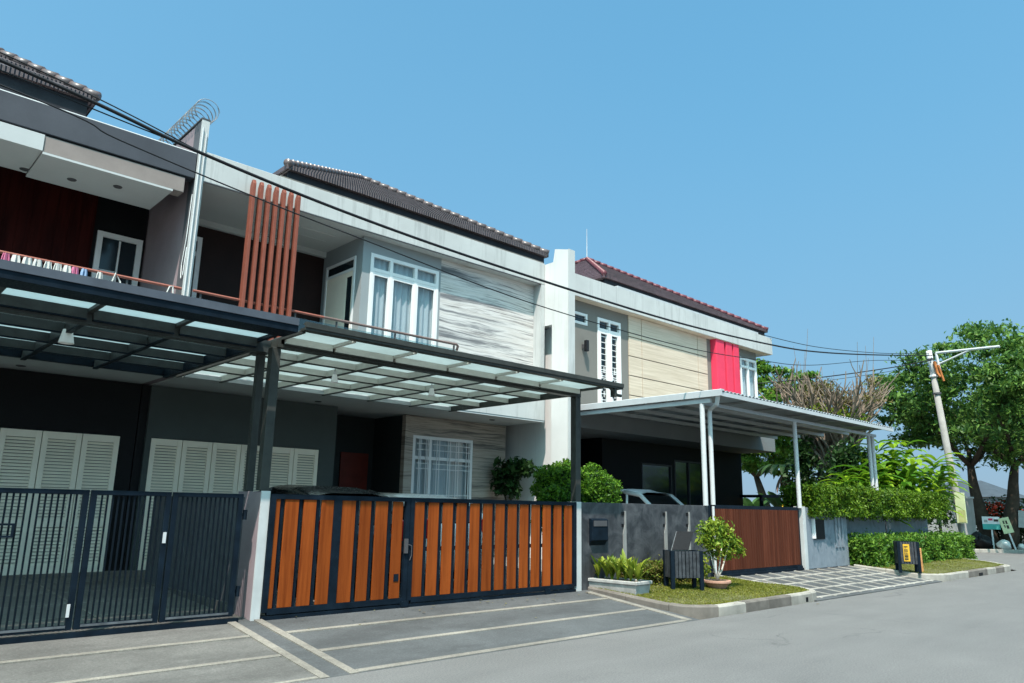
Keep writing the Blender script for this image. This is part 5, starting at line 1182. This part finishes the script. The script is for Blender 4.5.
b = B(); b.prism([(.21 * math.cos(k * math.pi / 12), .46 + .23 * math.sin(k * math.pi / 12)) for k in range(24)], 'y', -.022, -.016); b.xf(Mx); b.put('white_oval', M['white'], bd)
b = B(); b.prism([(.10 * math.cos(k * math.pi / 12) + .02, .46 + .12 * math.sin(k * math.pi / 12)) for k in range(24)], 'y', -.027, -.0225); b.xf(Mx); b.put('dark_oval', M['ink'], bd)
sign('weathered grey sign board at the very right edge', 43.0, 9.85, 1.12, 1.92, .55, 'signgrey', 'signgrey', 5)
def sack(label, x, y, z, r, mat, name, cat, group=None):
    b = B(); prof = []; n = 18; rows = []
    for i in range(10):
        t = i / 9; rr_ = r * (math.sin(math.pi * (.12 + .86 * t)) ** .6); rows.append((rr_, t * r * 1.45))
    v = []; f = []
    for i, (rr_, zz) in enumerate(rows):
        for j in range(n):
            a = 2 * math.pi * j / n; k = 1 + .13 * math.sin(3 * a + i * .8 + x * 3) + .07 * math.sin(7 * a - i); v.append((x + rr_ * k * math.cos(a), y + rr_ * k * math.sin(a) * .9, z + zz))
    f = [(i * n + j, i * n + (j + 1) % n, (i + 1) * n + (j + 1) % n, (i + 1) * n + j) for i in range(9) for j in range(n)] + [tuple(range(n))[::-1], tuple(9 * n + j for j in range(n))]
    tag(b.add(v, f).put(name, M[mat], loc=(x, y, z), smooth=True), label, cat, group)
sack('lumpy white sack slumped on the far kerb below the signs', 41.5, 10.45, .12, .32, 'cloth', 'sack', 'sack')
sack('small white bundle at the foot of the leaning sign post', 42.2, 9.9, .12, .2, 'cloth', 'sack', 'sack')
for (x, y, r, lab) in ((41.0, 12.3, .55, 'black rubbish bag nearest the utility pole in the dark heap'), (41.6, 11.8, .6, 'largest black rubbish bag in the middle of the dark heap'), (41.5, 11.3, .45, 'black rubbish bag beside the white and teal sign')): sack(lab, x, y, .12, r, 'plasticblack', 'rubbish_bag', 'bag', 'heap of black bags by the block wall')
RB = T('flowering_bush', 'dark bush with red flowers behind the white and teal sign', 'bush', (44, 11, .1)); P_, _ = ball_pts(5000, (44.3, 10.9, 1.3), (1.0, 1.9, 1.3), .15); leaf_obj('foliage', leaves_mesh(P_, .17, .4), M['leafdark'], RB); P_, _ = ball_pts(320, (43.7, 10.9, 1.9), (.6, 1.0, .5), .6); tag(leaf_obj('flowers', leaves_mesh(P_, .12, .4, aspect=.9), M['redflower'], RB), kind='stuff'); b = B(); b.tube([(44, 10.9, .1), (44, 10.9, 1.3)], .05, 6); b.put('stem', M['bark'], RB)
RB = T('bush', 'dark low bush at the right edge behind the grey sign', 'bush', (46, 9.6, .1)); P_, _ = ball_pts(4000, (46.2, 9.3, 1.3), (1.2, 1.8, 1.5), .15); leaf_obj('foliage', leaves_mesh(P_, .2, .4), M['leafdark'], RB); b = B(); b.tube([(46, 9.4, .1), (46.2, 9.4, 1.2)], .05, 6); b.put('stem', M['bark'], RB)
def far_house(label, x, y, w, d, h, rh):
    r = T('distant_house', label, 'house', (x, y, 0)); b = B(); b.box(x - w / 2, x + w / 2, y - d / 2, y + d / 2, -.1, h); wl = b.put('wall', M['farhouse'], r, fix=False)
    b = B(); o = .5; b.add([(x - w / 2 - o, y - d / 2 - o, h), (x + w / 2 + o, y - d / 2 - o, h), (x + w / 2 + o, y + d / 2 + o, h), (x - w / 2 - o, y + d / 2 + o, h), (x, y - d * .15, h + rh), (x, y + d * .15, h + rh)], [(0, 1, 4), (1, 2, 5, 4), (2, 3, 5), (3, 0, 4, 5), (3, 2, 1, 0)]); b.put('roof', M['farroof'], r)
    for k in (-.28, .05, .33):
        b = B(); b.box(x - w / 2 - .03, x - w / 2 - .001, y + d * k - .6, y + d * k + .6, h * .35, h * .75); b.put('window', M['darkglass'], r, fix=False)
far_house('pale distant house seen between the pole and the big tree trunk', 96, 27, 10, 9, 3.6, 1.9)
far_house('pale distant house glimpsed right of the big tree trunk', 110, 19, 10, 8, 3.4, 1.8)
# ------------------------------------------------------------------ fallen leaves along kerbs and lawns
n = 420; lx = np.concatenate([rng.uniform(10.6, 15.2, 200), rng.uniform(21.5, 28.5, 120), rng.uniform(4.6, 10.3, 60), rng.uniform(11, 28, 40)]); ly = np.concatenate([rng.uniform(7.1, 9.0, 200), rng.uniform(7.0, 8.6, 120), 9.05 - np.abs(rng.normal(0, .35, 60)), 6.85 - np.abs(rng.normal(0, .15, 40))])
lz = np.array([(zk(y) + .012 if ((10.6 < x < 14.9 or 21.5 < x < 28.6) and y > 7.0) else max(0, zs(y)) + .02) for x, y in zip(lx, ly)])
V = leaves_mesh(np.stack([lx, ly, lz], 1), .055, 6.0, aspect=.5); V[:, 2] = np.repeat(lz, 4) + (V[:, 2] - np.repeat(lz, 4)) * .15
tag(leaf_obj('leaf_litter', V, M['leafdry']), 'scattered dry fallen leaves on the lawns and along the kerbs', 'leaves', kind='stuff')
